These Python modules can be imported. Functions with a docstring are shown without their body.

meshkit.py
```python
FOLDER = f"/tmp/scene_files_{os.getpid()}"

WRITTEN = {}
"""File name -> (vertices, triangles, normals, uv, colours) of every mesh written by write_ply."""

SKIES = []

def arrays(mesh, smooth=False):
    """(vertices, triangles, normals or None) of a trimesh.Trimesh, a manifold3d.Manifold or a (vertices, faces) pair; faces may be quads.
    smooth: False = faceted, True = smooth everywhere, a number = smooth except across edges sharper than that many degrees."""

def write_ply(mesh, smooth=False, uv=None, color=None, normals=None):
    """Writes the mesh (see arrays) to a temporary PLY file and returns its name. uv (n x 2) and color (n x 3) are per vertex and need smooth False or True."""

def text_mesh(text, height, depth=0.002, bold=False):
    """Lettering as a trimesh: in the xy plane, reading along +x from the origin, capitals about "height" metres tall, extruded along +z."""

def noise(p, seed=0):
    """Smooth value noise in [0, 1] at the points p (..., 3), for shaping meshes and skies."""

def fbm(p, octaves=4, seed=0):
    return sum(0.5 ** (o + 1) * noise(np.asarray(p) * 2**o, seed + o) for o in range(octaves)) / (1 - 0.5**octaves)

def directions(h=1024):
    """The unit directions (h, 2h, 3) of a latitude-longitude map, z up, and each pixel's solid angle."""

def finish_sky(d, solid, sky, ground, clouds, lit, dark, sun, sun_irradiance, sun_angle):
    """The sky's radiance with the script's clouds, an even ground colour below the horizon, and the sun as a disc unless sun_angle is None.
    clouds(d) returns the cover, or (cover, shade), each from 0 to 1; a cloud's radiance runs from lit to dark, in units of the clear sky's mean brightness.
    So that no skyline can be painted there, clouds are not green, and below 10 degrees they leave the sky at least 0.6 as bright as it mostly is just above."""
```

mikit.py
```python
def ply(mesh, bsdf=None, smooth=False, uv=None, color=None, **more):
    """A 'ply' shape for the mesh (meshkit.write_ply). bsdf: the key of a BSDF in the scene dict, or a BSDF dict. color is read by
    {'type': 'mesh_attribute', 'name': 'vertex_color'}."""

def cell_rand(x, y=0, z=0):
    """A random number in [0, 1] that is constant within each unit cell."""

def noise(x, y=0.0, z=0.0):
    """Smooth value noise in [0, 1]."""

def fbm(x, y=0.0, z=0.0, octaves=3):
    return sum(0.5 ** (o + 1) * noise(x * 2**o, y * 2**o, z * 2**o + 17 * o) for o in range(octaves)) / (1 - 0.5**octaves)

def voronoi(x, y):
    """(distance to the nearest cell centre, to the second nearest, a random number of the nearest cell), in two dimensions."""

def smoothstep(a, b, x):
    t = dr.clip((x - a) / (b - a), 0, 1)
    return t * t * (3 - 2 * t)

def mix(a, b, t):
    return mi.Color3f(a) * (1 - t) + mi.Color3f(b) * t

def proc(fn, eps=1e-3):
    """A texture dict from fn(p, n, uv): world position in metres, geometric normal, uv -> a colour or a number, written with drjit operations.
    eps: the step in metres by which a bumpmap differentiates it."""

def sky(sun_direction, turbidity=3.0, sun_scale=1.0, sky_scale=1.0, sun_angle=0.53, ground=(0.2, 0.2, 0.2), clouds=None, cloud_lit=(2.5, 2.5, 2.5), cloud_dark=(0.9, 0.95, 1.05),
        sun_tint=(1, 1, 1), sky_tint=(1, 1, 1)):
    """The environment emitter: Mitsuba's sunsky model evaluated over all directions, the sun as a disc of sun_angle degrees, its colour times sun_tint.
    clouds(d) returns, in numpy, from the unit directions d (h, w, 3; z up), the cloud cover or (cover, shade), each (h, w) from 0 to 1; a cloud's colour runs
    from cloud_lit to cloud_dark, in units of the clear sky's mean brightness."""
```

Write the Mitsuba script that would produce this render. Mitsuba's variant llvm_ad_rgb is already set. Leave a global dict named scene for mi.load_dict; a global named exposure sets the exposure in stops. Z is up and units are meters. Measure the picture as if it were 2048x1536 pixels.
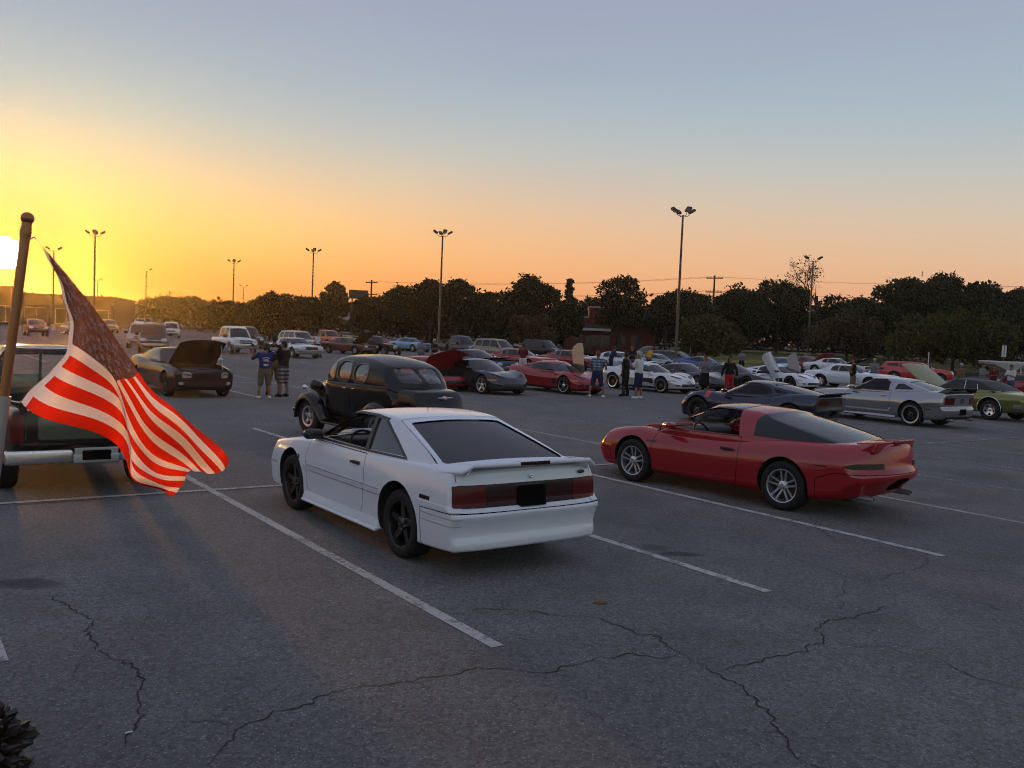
import math, random
import numpy as np, trimesh, mitsuba as mi, drjit as dr
import mikit, meshkit
import manifold3d as m3
from manifold3d import Manifold, CrossSection, Mesh
from scipy.interpolate import PchipInterpolator
from scipy.spatial import cKDTree

T = mi.ScalarTransform4f
scene, labels = {}, {}
rng = np.random.default_rng(7)
PI = math.pi

# ------------------------------------------------------------------ camera, sky, exposure
CAM_H, PITCH, ROLL, FOV = 2.146, math.radians(3.075), math.radians(2.414), 59.7
_fwd = np.array([0, math.cos(PITCH), -math.sin(PITCH)])
_up0 = np.array([0, math.sin(PITCH), math.cos(PITCH)])
_right = np.array([1.0, 0, 0])
_up = math.cos(ROLL) * _up0 - math.sin(ROLL) * _right
scene['camera'] = {'type': 'perspective', 'fov': FOV, 'fov_axis': 'x', 'near_clip': 0.05, 'far_clip': 6000.0,
    'to_world': T().look_at(origin=[0, 0, CAM_H], target=(np.array([0, 0, CAM_H]) + _fwd).tolist(), up=_up.tolist())}
exposure = 2.7
SUN_AZ, SUN_EL = math.radians(-29.7), math.radians(3.4)      # azimuth from +y towards +x
SUN = [math.sin(SUN_AZ) * math.cos(SUN_EL), math.cos(SUN_AZ) * math.cos(SUN_EL), math.sin(SUN_EL)]
def evening_haze(d):
    """Thin dusty evening veil: thick and glowing orange low over the horizon, thin and dim higher up, a little thicker around the sun."""
    el = np.degrees(np.arcsin(np.clip(d[..., 2], 0, 1)))
    ang = np.degrees(np.arccos(np.clip(d @ np.array(SUN), -1, 1)))
    wisps = .994 + .012 * meshkit.fbm(d * np.array([4, 4, 9.0]), 3)
    high = 1 - .9975 * (1 - np.exp(-(el / 12.18) ** 2))
    cover = 1 - high * (1 - .0025) * (1 - .9975 * np.exp(-el / 29.33)) * (1 - .725 * np.exp(-(ang / 77.6) ** 2))
    shade = 1 - np.exp(-(el / 9.78) ** 3.275) * np.exp(-ang / 121.5)
    return np.clip(cover * wisps, 0, 1), shade
scene['sky'] = mikit.sky(SUN, turbidity=3.5, sun_scale=0.75, sky_scale=1.0, sun_angle=1.5, sun_tint=(1.0, 1.04, 1.5), sky_tint=(4.5, 8.2, 6.3),
                         clouds=evening_haze, cloud_lit=(.814, .167, .002), cloud_dark=(.296, .322, .436), ground=(.14, .135, .13))

# ------------------------------------------------------------------ helpers: keys, meshes
used = {}
def numbered(key):
    n = used.get(key, -1) + 1
    used[key] = n
    return key if n == 0 else f'{key}_{n:03d}'

def rgb(c):
    if isinstance(c, str):
        c = [int(c[i:i + 2], 16) / 255 for i in (1, 3, 5)]
        c = [x / 12.92 if x < .04045 else ((x + .055) / 1.055) ** 2.4 for x in c]
    return {'type': 'rgb', 'value': [float(x) for x in c]}

def two(b): return {'type': 'twosided', 'b': b}

def mat(key, color, rough=.5, metal=0.0, spec=.5, **kw):
    if isinstance(color, dict): col = color
    else: col = rgb(color)
    scene[key] = two({'type': 'principled', 'base_color': col, 'roughness': float(rough), 'metallic': float(metal), 'specular': float(spec), **kw})
    return key

def shape(mesh, bsdf, to_world=None, smooth=False, normals=None, **more):
    if normals is not None:
        d = {'type': 'ply', 'filename': meshkit.write_ply(mesh, normals=normals), 'face_normals': False, 'bsdf': {'type': 'ref', 'id': bsdf}}
    else:
        d = mikit.ply(mesh, bsdf, smooth=smooth, **more)
    if to_world is not None: d['to_world'] = to_world
    return d

def nonempty(m):
    if m is None: return False
    if hasattr(m, 'num_tri'): return m.num_tri() > 0
    if isinstance(m, tuple): return len(m[1]) > 0
    return len(m.faces) > 0

def put(key, mesh, bsdf, to_world=None, smooth=False, **kw):
    """One entry of the scene under a numbered key; a (v, f, n) triple carries its own normals."""
    if not nonempty(mesh): return None
    key = numbered(key)
    if isinstance(mesh, tuple) and len(mesh) == 3:
        scene[key] = shape((mesh[0], mesh[1]), bsdf, to_world, normals=mesh[2])
    else:
        scene[key] = shape(mesh, bsdf, to_world, smooth, **kw)
    return key

def dictput(key, d, to_world):
    key = numbered(key)
    scene[key] = {**d, 'to_world': to_world}
    return key

def thing(name, label=None, cat=None, group=None, kind=None):
    key = numbered(name)
    labels[key] = {k: v for k, v in (('label', label), ('category', cat), ('group', group), ('kind', kind)) if v}
    return key

def place(x, y, yaw=0.0, z=0.0, s=1.0):
    t = T().translate([float(x), float(y), float(z)]).rotate([0, 0, 1], float(yaw))
    return t if s == 1.0 else t.scale(float(s))

cat = trimesh.util.concatenate
def box(x0, x1, y0, y1, z0, z1):
    b = trimesh.creation.box((x1 - x0, y1 - y0, z1 - z0))
    b.apply_translation(((x0 + x1) / 2, (y0 + y1) / 2, (z0 + z1) / 2))
    return b

def rbox(x0, x1, y0, y1, z0, z1, r=.02, seg=8):
    """Rounded box: the hull of eight spheres."""
    s = Manifold.sphere(r, seg)
    r = min(r, (x1 - x0) / 2.01, (y1 - y0) / 2.01, (z1 - z0) / 2.01)
    s = Manifold.sphere(r, seg)
    return tm(Manifold.batch_hull([s.translate((x, y, z)) for x in (x0 + r, x1 - r) for y in (y0 + r, y1 - r) for z in (z0 + r, z1 - r)]))

def tm(m):
    q = m.to_mesh()
    return trimesh.Trimesh(np.array(q.vert_properties[:, :3], float), np.array(q.tri_verts), process=False)

def tube(pts, rad, sides=8, cap=True, closed=False):
    """A polyline with a radius (one or one per point) as a closed tube."""
    p = np.asarray(pts, float); n = len(p)
    rad = np.broadcast_to(np.asarray(rad, float), (n,))
    if closed: t = np.roll(p, -1, 0) - np.roll(p, 1, 0)
    else: t = np.gradient(p, axis=0)
    t /= np.linalg.norm(t, axis=1, keepdims=True) + 1e-12
    ref = np.array([0, 0, 1.0]) if np.abs(t[:, 2]).mean() < .8 else np.array([1.0, 0, 0])
    a = np.cross(t, ref); a /= np.linalg.norm(a, axis=1, keepdims=True) + 1e-12
    b = np.cross(t, a)
    ang = np.arange(sides) * 2 * PI / sides
    v = p[:, None] + rad[:, None, None] * (np.cos(ang)[None, :, None] * a[:, None] + np.sin(ang)[None, :, None] * b[:, None])
    v = v.reshape(-1, 3); f = []
    m = n if closed else n - 1
    for i in range(m):
        for j in range(sides):
            k, j2 = ((i + 1) % n) * sides, (j + 1) % sides
            f += [[i * sides + j, k + j, k + j2], [i * sides + j, k + j2, i * sides + j2]]
    if cap and not closed:
        v = np.vstack([v, p[:1], p[-1:]])
        for j in range(sides):
            j2 = (j + 1) % sides
            f += [[n * sides, j, j2], [n * sides + 1, (n - 1) * sides + j2, (n - 1) * sides + j]]
    m = trimesh.Trimesh(v, np.array(f), process=False)
    return m

def lathe(profile, seg=32, axis='z'):
    """A closed or open (r, h) profile turned about an axis."""
    pr = np.asarray(profile, float); n = len(pr)
    th = np.arange(seg) * 2 * PI / seg
    v = np.stack([pr[:, None, 0] * np.cos(th), pr[:, None, 0] * np.sin(th), np.repeat(pr[:, 1:2], seg, 1)], -1).reshape(-1, 3)
    f = []
    for i in range(n - 1):
        for j in range(seg):
            j2 = (j + 1) % seg
            a, b, c, d = i * seg + j, i * seg + j2, (i + 1) * seg + j2, (i + 1) * seg + j
            f += [[a, b, c], [a, c, d]]
    m = trimesh.Trimesh(v, np.array(f), process=False)
    if axis == 'y': m.vertices = np.c_[m.vertices[:, 0], m.vertices[:, 2], -m.vertices[:, 1]]
    if axis == 'x': m.vertices = np.c_[m.vertices[:, 2], m.vertices[:, 0], m.vertices[:, 1]]
    return m

def pc(pts):
    p = np.array(sorted(pts), float)
    if len(p) == 1: return lambda x: np.full(np.shape(x), p[0, 1])
    g = PchipInterpolator(p[:, 0], p[:, 1])
    return lambda x: g(np.clip(x, p[0, 0], p[-1, 0]))

def hull(spheres, seg=10):
    return Manifold.batch_hull([Manifold.sphere(r, seg).translate(tuple(map(float, c))) for c, r in spheres])
# ------------------------------------------------------------------ materials
def proc(fn, eps=1e-3): return mikit.proc(fn, eps)
N, FB = mikit.noise, mikit.fbm

def paint(key, color, flake=.25, rough=.32, metal=0.0, coat=1.0):
    return mat(key, color, rough * .5, metal, .55, clearcoat=float(coat), clearcoat_gloss=.97)

paint('paint_white', (.57, .60, .66), metal=0, rough=.3)
paint('paint_red', (.27, .005, .010), rough=.22)
paint('paint_red_dark', (.20, .012, .016))
paint('paint_red_bright', (.42, .02, .02))
mat('paint_black', (.006, .006, .007), .12, 0.0, .36, clearcoat=.4, clearcoat_gloss=.97)
mat('paint_black_warm', (.005, .005, .005), .10, 0.0, .34, clearcoat=.35, clearcoat_gloss=.97)
paint('paint_silver', (.30, .315, .34), rough=.33, metal=.75)
paint('paint_silver_light', (.55, .56, .57), rough=.35, metal=.5)
paint('paint_blue', (.006, .009, .034), rough=.26, metal=.2)
paint('paint_blue_mid', (.02, .06, .22))
paint('paint_grey_dark', (.035, .038, .045), rough=.3, metal=.4)
paint('paint_green_gold', (.16, .17, .045), rough=.35, metal=.45)
paint('paint_orange', (.42, .085, .02))
paint('paint_yellow', (.38, .34, .05))
paint('paint_tan', (.24, .20, .15), metal=.4)
paint('paint_maroon', (.12, .03, .025))
paint('paint_green_dark', (.03, .05, .035))
paint('paint_sky_blue', (.16, .34, .48))
mat('roof_vinyl', (.012, .012, .013), .55)
mat('trim_black', (.012, .012, .013), .45)
mat('lining', (.012, .012, .012), .8)
mat('rubber', (.014, .014, .015), .75, spec=.3)
mat('brake_disc', (.05, .05, .05), .5, .6)
mat('alloy', (.55, .56, .58), .28, .9)
mat('alloy_dark', (.03, .03, .032), .35, .6)
mat('alloy_black', (.010, .010, .011), .28, .2, clearcoat=.6)
scene['chrome'] = two({'type': 'roughconductor', 'material': 'Al', 'alpha': .08, 'specular_reflectance': rgb((.82, .82, .84))})
mat('steel', (.42, .42, .43), .4, .8)
mat('seat_dark', (.018, .018, .02), .7)
mat('seat_tan', (.16, .11, .06), .7)
mat('dash', (.012, .012, .013), .6)
mat('lens_red', (.075, .003, .004), .2, spec=.25, clearcoat=.2)
mat('lens_red_dark', (.03, .003, .004), .2, spec=.22, clearcoat=.2)
mat('lens_amber', (.55, .16, .02), .15, clearcoat=1.0)
mat('lens_clear', (.40, .40, .42), .12, .3, clearcoat=1.0)
mat('lens_smoke', (.022, .010, .011), .22, spec=.2, clearcoat=.15)
mat('glass_bright', (.02, .022, .025), .06, spec=.95, clearcoat=1.0)
mat('lamp_reflector', (.6, .6, .62), .2, .8, clearcoat=1.0)
mat('plate_black', (.002, .002, .002), .9, spec=.1)
mat('badge_dark', (.02, .02, .025), .4)
scene['glass_clear'] = {'type': 'thindielectric', 'int_ior': 1.5, 'specular_transmittance': rgb((.72, .76, .75))}
scene['glass_tint'] = {'type': 'thindielectric', 'int_ior': 1.5, 'specular_transmittance': rgb((.30, .31, .30))}
scene['glass_dark'] = {'type': 'thindielectric', 'int_ior': 1.5, 'specular_transmittance': rgb((.05, .05, .055))}
mat('glass_black', (.006, .006, .008), .05, spec=.28)
mat('glass_opaque', (.010, .011, .013), .05, spec=.5)
# ------------------------------------------------------------------ the setting: terrain, parking lot, lines, cracks, grass
def ground_z(x, y):
    """The lot is level near by and rises a little further off; a grass bank beyond it on the right."""
    d = np.hypot(x, y)
    z = .0056 * np.maximum(d - 42, 0) * (1 - np.exp(-np.maximum(d - 42, 0) / 20))
    t = np.clip((d - 78) / 32, 0, 1) * np.clip((np.asarray(x) - 6) / 18, 0, 1)
    return z + 1.15 * t * t * (3 - 2 * t)

def struct(key, mesh, m, label=None, **kw):
    k = put(key, mesh, m, **kw)
    labels[k] = {'kind': 'structure', **({'label': label} if label else {})}
    return k

def lot_color(p, n, uv):
    x, y = p.x, p.y
    big = FB(x * .13, y * .13, 3.0, 3)
    mid = FB(x * 1.7, y * 1.7, 9.0, 3)
    grain = .5 * N(x * 95, y * 95, 1.0) + .5 * N(x * 44, y * 44, 7.0)
    d1, d2, r = mikit.voronoi(x * 42, y * 42)
    chip = mikit.smoothstep(.30, .12, d1) * mikit.smoothstep(.62, 1.0, r)
    speck = mikit.smoothstep(.80, .97, N(x * 60, y * 60, 5.0))
    v = .114 * (.66 + .44 * big + .40 * (mid - .5)) * (.45 + 1.1 * grain) + .15 * chip + .04 * speck
    # oil stains and a dark old patch where cars stand
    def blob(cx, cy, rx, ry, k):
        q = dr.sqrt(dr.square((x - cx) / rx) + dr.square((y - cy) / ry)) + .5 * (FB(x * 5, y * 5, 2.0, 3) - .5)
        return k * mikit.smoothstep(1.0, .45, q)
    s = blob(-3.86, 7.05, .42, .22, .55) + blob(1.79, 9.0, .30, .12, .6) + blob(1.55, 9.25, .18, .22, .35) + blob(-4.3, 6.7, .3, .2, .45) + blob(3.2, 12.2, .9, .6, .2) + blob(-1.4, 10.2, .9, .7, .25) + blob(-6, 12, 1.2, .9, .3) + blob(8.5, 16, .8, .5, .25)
    u = x * -.5793 + y * .8151; w = x * .8151 + y * .5793
    lane = .10 * mikit.smoothstep(.35, .75, FB(u * .25, w * 1.1, 4.0, 3))
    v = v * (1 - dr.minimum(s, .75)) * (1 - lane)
    tint = FB(x * .7, y * .7, 21.0, 2)
    return mi.Color3f(v * (.985 + .05 * tint), v * .98, v * (.985 - .02 * tint))
def lot_bump(p, n, uv):
    return .0035 * N(p.x * 75, p.y * 75, 2.0) + .002 * N(p.x * 190, p.y * 190, 4.0)
scene['asphalt'] = two({'type': 'bumpmap', 'arbitrary': proc(lot_bump, 2e-3), 'scale': 1.0, 'b': {'type': 'principled', 'base_color': proc(lot_color), 'roughness': .82, 'specular': .35}})
def line_color(p, n, uv):
    x, y = p.x, p.y
    wear = FB(x * 9, y * 9, 1.0, 3) * .6 + FB(x * 40, y * 40, 6.0, 2) * .55 + .25 * (FB(x * .6, y * .6, 8.0, 2) - .5)
    k = .75 * mikit.smoothstep(.56, .80, wear)
    old = mikit.smoothstep(10.5, 13.5, x * .8151 + y * .5793)
    k = dr.maximum(k, old * (.35 + .6 * mikit.smoothstep(.35, .6, wear)))
    g = .105 * (.8 + .5 * N(x * 95, y * 95, 1.0))
    a = .40 - .10 * FB(x * 2, y * 2, 3.0, 2)
    return mi.Color3f(a * (1 - k) + g * k * 1.05, a * .985 * (1 - k) + g * .985 * k, a * .95 * (1 - k) + g * .93 * k)
scene['line_paint'] = two({'type': 'principled', 'base_color': proc(line_color), 'roughness': .8, 'specular': .3})
def grass_color(p, n, uv):
    k = FB(p.x * .4, p.y * .4, 2.0, 3); q = N(p.x * 6, p.y * 6, 1.0)
    return mikit.mix((.055, .060, .022), (.10, .085, .04), mikit.smoothstep(.3, .75, k)) * (.75 + .5 * q)
scene['grass'] = two({'type': 'principled', 'base_color': proc(grass_color), 'roughness': .95, 'specular': .1})
mat('crack_fill', (.034, .032, .031), .95, spec=.1)
mat('kerb_concrete', (.26, .25, .23), .9, spec=.2)
mat('kerb_yellow', (.32, .27, .07), .7)

def sheet(xs, ys, dz, keep=None):
    X, Y = np.meshgrid(xs, ys, indexing='ij')
    v = np.c_[X.ravel(), Y.ravel(), (ground_z(X, Y) + dz).ravel()]
    I = np.arange(X.size).reshape(X.shape)
    q = np.stack([I[:-1, :-1], I[1:, :-1], I[1:, 1:], I[:-1, 1:]], -1).reshape(-1, 4)
    if keep is not None:
        c = v[q].mean(1); q = q[keep(c[:, 0], c[:, 1])]
    return trimesh.Trimesh(v, np.vstack([q[:, [0, 1, 2]], q[:, [0, 2, 3]]]), process=False)

gx = np.unique(np.r_[-640, -480, np.linspace(-320, 320, 81), 480, 640])
gy = np.unique(np.r_[-640, -300, -150, np.linspace(-80, 400, 61), 520, 640])
struct('ground', sheet(gx, gy, -.30), 'grass', smooth=True)
LOT_EDGE = 80.0
lot = sheet(np.linspace(-150, 110, 131), np.linspace(-40, 170, 106), 0.0, lambda x, y: (y < LOT_EDGE) | (x < 8))
struct('parking_lot', lot, 'asphalt', smooth=True)
def ribbon(p0, p1, w, dz, n=None):
    p0, p1 = np.array(p0, float), np.array(p1, float); L = np.linalg.norm(p1 - p0); d = (p1 - p0) / L; nn = np.array([-d[1], d[0]])
    n = n or max(2, int(L / 2)); t = np.linspace(0, 1, n + 1)[:, None]
    a, b = p0 + (p1 - p0) * t + nn * w / 2, p0 + (p1 - p0) * t - nn * w / 2
    q = np.vstack([a, b]); v = np.c_[q, ground_z(q[:, 0], q[:, 1]) + dz]
    f = []
    for i in range(n): f += [[i, n + 1 + i, n + 2 + i], [i, n + 2 + i, i + 1]]
    return trimesh.Trimesh(v, np.array(f), process=False)
# stall lines: two double rows of bays at 125.4 degrees, with a line along the heads of the bays
BU, BN = np.array([math.cos(math.radians(125.4)), math.sin(math.radians(125.4))]), np.array([math.sin(math.radians(125.4)), -math.cos(math.radians(125.4))])
uvp = lambda u, n: BU * u + BN * n
for u0, u1, uh in ((4.95, 18.2, 11.5), (25.9, 39.2, 32.6), (46.8, 60.0, 53.4)):
    for k in range(-4, 13):
        n = 3.49 + 2.88 * k
        a, b = uvp(u0 if k != -1 or u0 > 9 else 6.2, n), uvp(u1, n)
        if b[1] < 1 or abs(b[0]) > 60: continue
        put('parking_lot__stall_line', ribbon(a, b, .105, .004), 'line_paint')
    put('parking_lot__head_line', ribbon(uvp(uh, -9), uvp(uh, 39), .10, .008), 'line_paint')
CRACKS = [[(-1.44,4.23),(-1.39,4.45),(-1.34,4.69),(-1.21,4.86),(-1.04,5.11),(-0.89,5.20),(-0.72,5.30),(-0.49,5.42),(-0.05,5.67),(0.25,5.57),(0.44,5.74),(0.65,5.91),(0.85,6.00),(1.08,5.98),(1.27,6.08)],
[(-1.87,4.62),(-1.55,4.70),(-1.34,4.69)],
[(-0.28,6.94),(-0.02,6.85),(0.22,6.87),(0.44,6.79),(0.67,6.82),(0.84,6.65),(1.01,6.47),(1.15,6.41),(1.19,6.22),(1.27,6.08),(1.36,5.89),(1.44,5.72),(1.54,5.46),(1.56,5.10),(1.60,4.87),(1.60,4.70),(1.62,4.52),(1.68,4.1),(1.6,3.6)],
[(1.44,5.72),(1.68,5.93),(1.95,6.13),(2.14,6.23),(2.38,6.48),(2.40,6.68),(2.59,6.95),(2.88,7.11),(3.14,7.35),(3.37,7.49)],
[(2.37,6.45),(2.59,6.37),(2.79,6.39),(2.92,6.20),(3.10,6.12),(3.13,5.87),(3.28,5.75),(3.39,5.65),(3.7,5.3)],
[(4.48,9.47),(4.29,8.96),(3.85,8.60),(3.56,8.32),(3.28,8.28),(3.21,8.36),(3.14,8.62),(2.96,8.94),(2.83,9.47)],
[(3.21,8.36),(3.06,7.91),(2.89,7.61),(2.83,7.31),(2.86,7.18)],
[(4.27,8.91),(4.64,8.82),(4.94,8.82),(5.13,8.70),(5.6,8.8),(6.3,8.6)],
[(3.47,9.58),(3.59,9.32),(3.87,8.65)],
[(-3.50,6.90),(-3.36,6.60),(-3.08,6.38),(-2.90,6.25),(-2.83,5.99),(-2.62,5.65),(-2.40,5.52),(-2.18,5.34),(-2.06,5.11),(-2.06,4.98),(-2.01,4.82),(-1.90,4.53),(-1.86,4.32)],
[(-2.62,5.65),(-2.65,5.52),(-2.55,5.30),(-2.45,5.15)],
[(4.12,10.92),(4.51,10.38),(5.08,10.11),(5.65,9.62),(6.4,9.3)],
[(3.92,11.43),(3.73,10.50),(3.69,9.73)], [(-2.26,7.03),(-2.04,7.36),(-1.67,7.57),(-1.38,7.86)], [(4.08,8.04),(4.17,7.53),(4.32,7.28)]]
for i, c in enumerate(CRACKS):
    p = np.array(c, float); r_ = np.random.default_rng(100 + i)
    s = np.r_[0, np.cumsum(np.linalg.norm(np.diff(p, axis=0), axis=1))]
    t = np.linspace(0, s[-1], max(8, int(s[-1] / .035)))
    q = np.c_[np.interp(t, s, p[:, 0]), np.interp(t, s, p[:, 1])]
    jag = (meshkit.fbm(np.c_[t * 9, 0 * t + i, 0 * t], 4, 3) - .5) * .13
    d = np.gradient(q, axis=0); d /= np.linalg.norm(d, axis=1, keepdims=True); nn = np.c_[-d[:, 1], d[:, 0]]
    q = q + nn * jag[:, None] + r_.normal(0, .006, q.shape)
    w = (.0014 + .0064 * meshkit.fbm(np.c_[t * 5, 0 * t + 7 + i, 0 * t], 2, 5)) * np.clip(np.minimum(t, s[-1] - t) / .25, .15, 1) * (1.0 if i in (0, 2, 3, 9) else .62)
    a, b = q + nn * w[:, None], q - nn * w[:, None]
    m = len(q); v = np.c_[np.vstack([a, b]), np.full(2 * m, .0045)]
    f = []
    for k in range(m - 1): f += [[k, m + k, m + k + 1], [k, m + k + 1, k + 1]]
    put('parking_lot__crack', trimesh.Trimesh(v, np.array(f), process=False), 'crack_fill')
# kerb and grass bank at the far right edge of the lot, a road beyond
def kerb(p0, p1, h=.13, w=.18, m='kerb_concrete', key='kerb'):
    n = max(2, int(np.hypot(p1[0] - p0[0], p1[1] - p0[1]) / 2)); pts = [np.array(p0) + (np.array(p1) - np.array(p0)) * t for t in np.linspace(0, 1, n + 1)]
    parts = []
    d = (np.array(p1) - np.array(p0)) / np.hypot(p1[0] - p0[0], p1[1] - p0[1]); nn = np.array([-d[1], d[0]]) * w / 2
    for a, b in zip(pts[:-1], pts[1:]):
        c = np.array([a + nn, a - nn, b - nn, b + nn]); z = ground_z(c[:, 0], c[:, 1])
        v = np.vstack([np.c_[c, z - .2], np.c_[c, z + h]])
        parts.append(trimesh.Trimesh(v, trimesh.creation.box().faces * 0 + np.array([[0, 1, 2], [0, 2, 3], [4, 6, 5], [4, 7, 6], [0, 4, 5], [0, 5, 1], [1, 5, 6], [1, 6, 2], [2, 6, 7], [2, 7, 3], [3, 7, 4], [3, 4, 0]]), process=False))
    return struct(key, cat(parts), m)
kerb((8.2, LOT_EDGE), (109, LOT_EDGE))
kerb((15, 88), (32, 88.6), .07, .10, 'kerb_yellow', 'kerb')
struct('road', sheet(np.linspace(14, 150, 46), np.linspace(150, 182, 9), .02), 'asphalt', smooth=True)
# ------------------------------------------------------------------ car bodies: rounded boxes warped by profiles
def cube_grid(n, dims, R):
    """Points (m, 3) in [-1, 1]^3 and quads of a rounded box with half sizes dims and edge radius R."""
    lines = []
    for k in range(3):
        a, r = dims[k], min(R[k], dims[k] * .9)
        th = np.tan(np.linspace(0, PI / 4, 4))[1:] * r
        mid = np.linspace(-(a - r), a - r, n[k] + 1)
        lines.append(np.r_[-(a - r) - th[::-1], mid, (a - r) + th])
    V, F, at = [], [], 0
    for k in range(3):
        i, j = [q for q in range(3) if q != k]
        gi, gj = np.meshgrid(lines[i], lines[j], indexing='ij')
        for s in (-1, 1):
            p = np.zeros(gi.shape + (3,)); p[..., i], p[..., j], p[..., k] = gi, gj, s * dims[k]
            V.append(p.reshape(-1, 3))
            I = np.arange(gi.size).reshape(gi.shape) + at
            q = np.stack([I[:-1, :-1], I[1:, :-1], I[1:, 1:], I[:-1, 1:]], -1).reshape(-1, 4)
            flip = (s < 0) ^ (k == 1)
            F.append(q[:, ::-1] if flip else q)
            at += gi.size
    V, F = np.vstack(V), np.vstack(F)
    d = np.array(dims); r = np.minimum(np.array(R), d * .9)
    q = np.clip(V, -(d - r), d - r)
    e = (V - q) / r
    ln = np.linalg.norm(e, axis=1, keepdims=True)
    V = q + r * e / np.maximum(ln, 1e-12)
    key = np.round(V * 1e5).astype(np.int64)
    _, first, inv = np.unique(key, axis=0, return_index=True, return_inverse=True)
    return V[first] / d, inv.reshape(-1)[F]

class Warp:
    """A rounded box bent by profiles: .solid(off) is a Manifold with normals (grown by off)."""
    def __init__(s, fn, n, dims, R):
        R = (R, R, R) if np.isscalar(R) else R
        p, q = cube_grid(n, dims, R)
        s.v = fn(p[:, 0], p[:, 1], p[:, 2])
        s.f = np.vstack([q[:, [0, 1, 2]], q[:, [0, 2, 3]]])
        fn_ = np.cross(s.v[s.f[:, 1]] - s.v[s.f[:, 0]], s.v[s.f[:, 2]] - s.v[s.f[:, 0]])
        N = np.zeros_like(s.v)
        for k in range(3): np.add.at(N, s.f[:, k], fn_)
        s.n = N / (np.linalg.norm(N, axis=1, keepdims=True) + 1e-20)
    def solid(s, off=0.0, normals=True):
        v = s.v + off * s.n
        vp = np.hstack([v, s.n]) if normals else v
        return Manifold(Mesh(vert_properties=np.ascontiguousarray(vp, np.float32), tri_verts=np.ascontiguousarray(s.f, np.uint32)))

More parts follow.
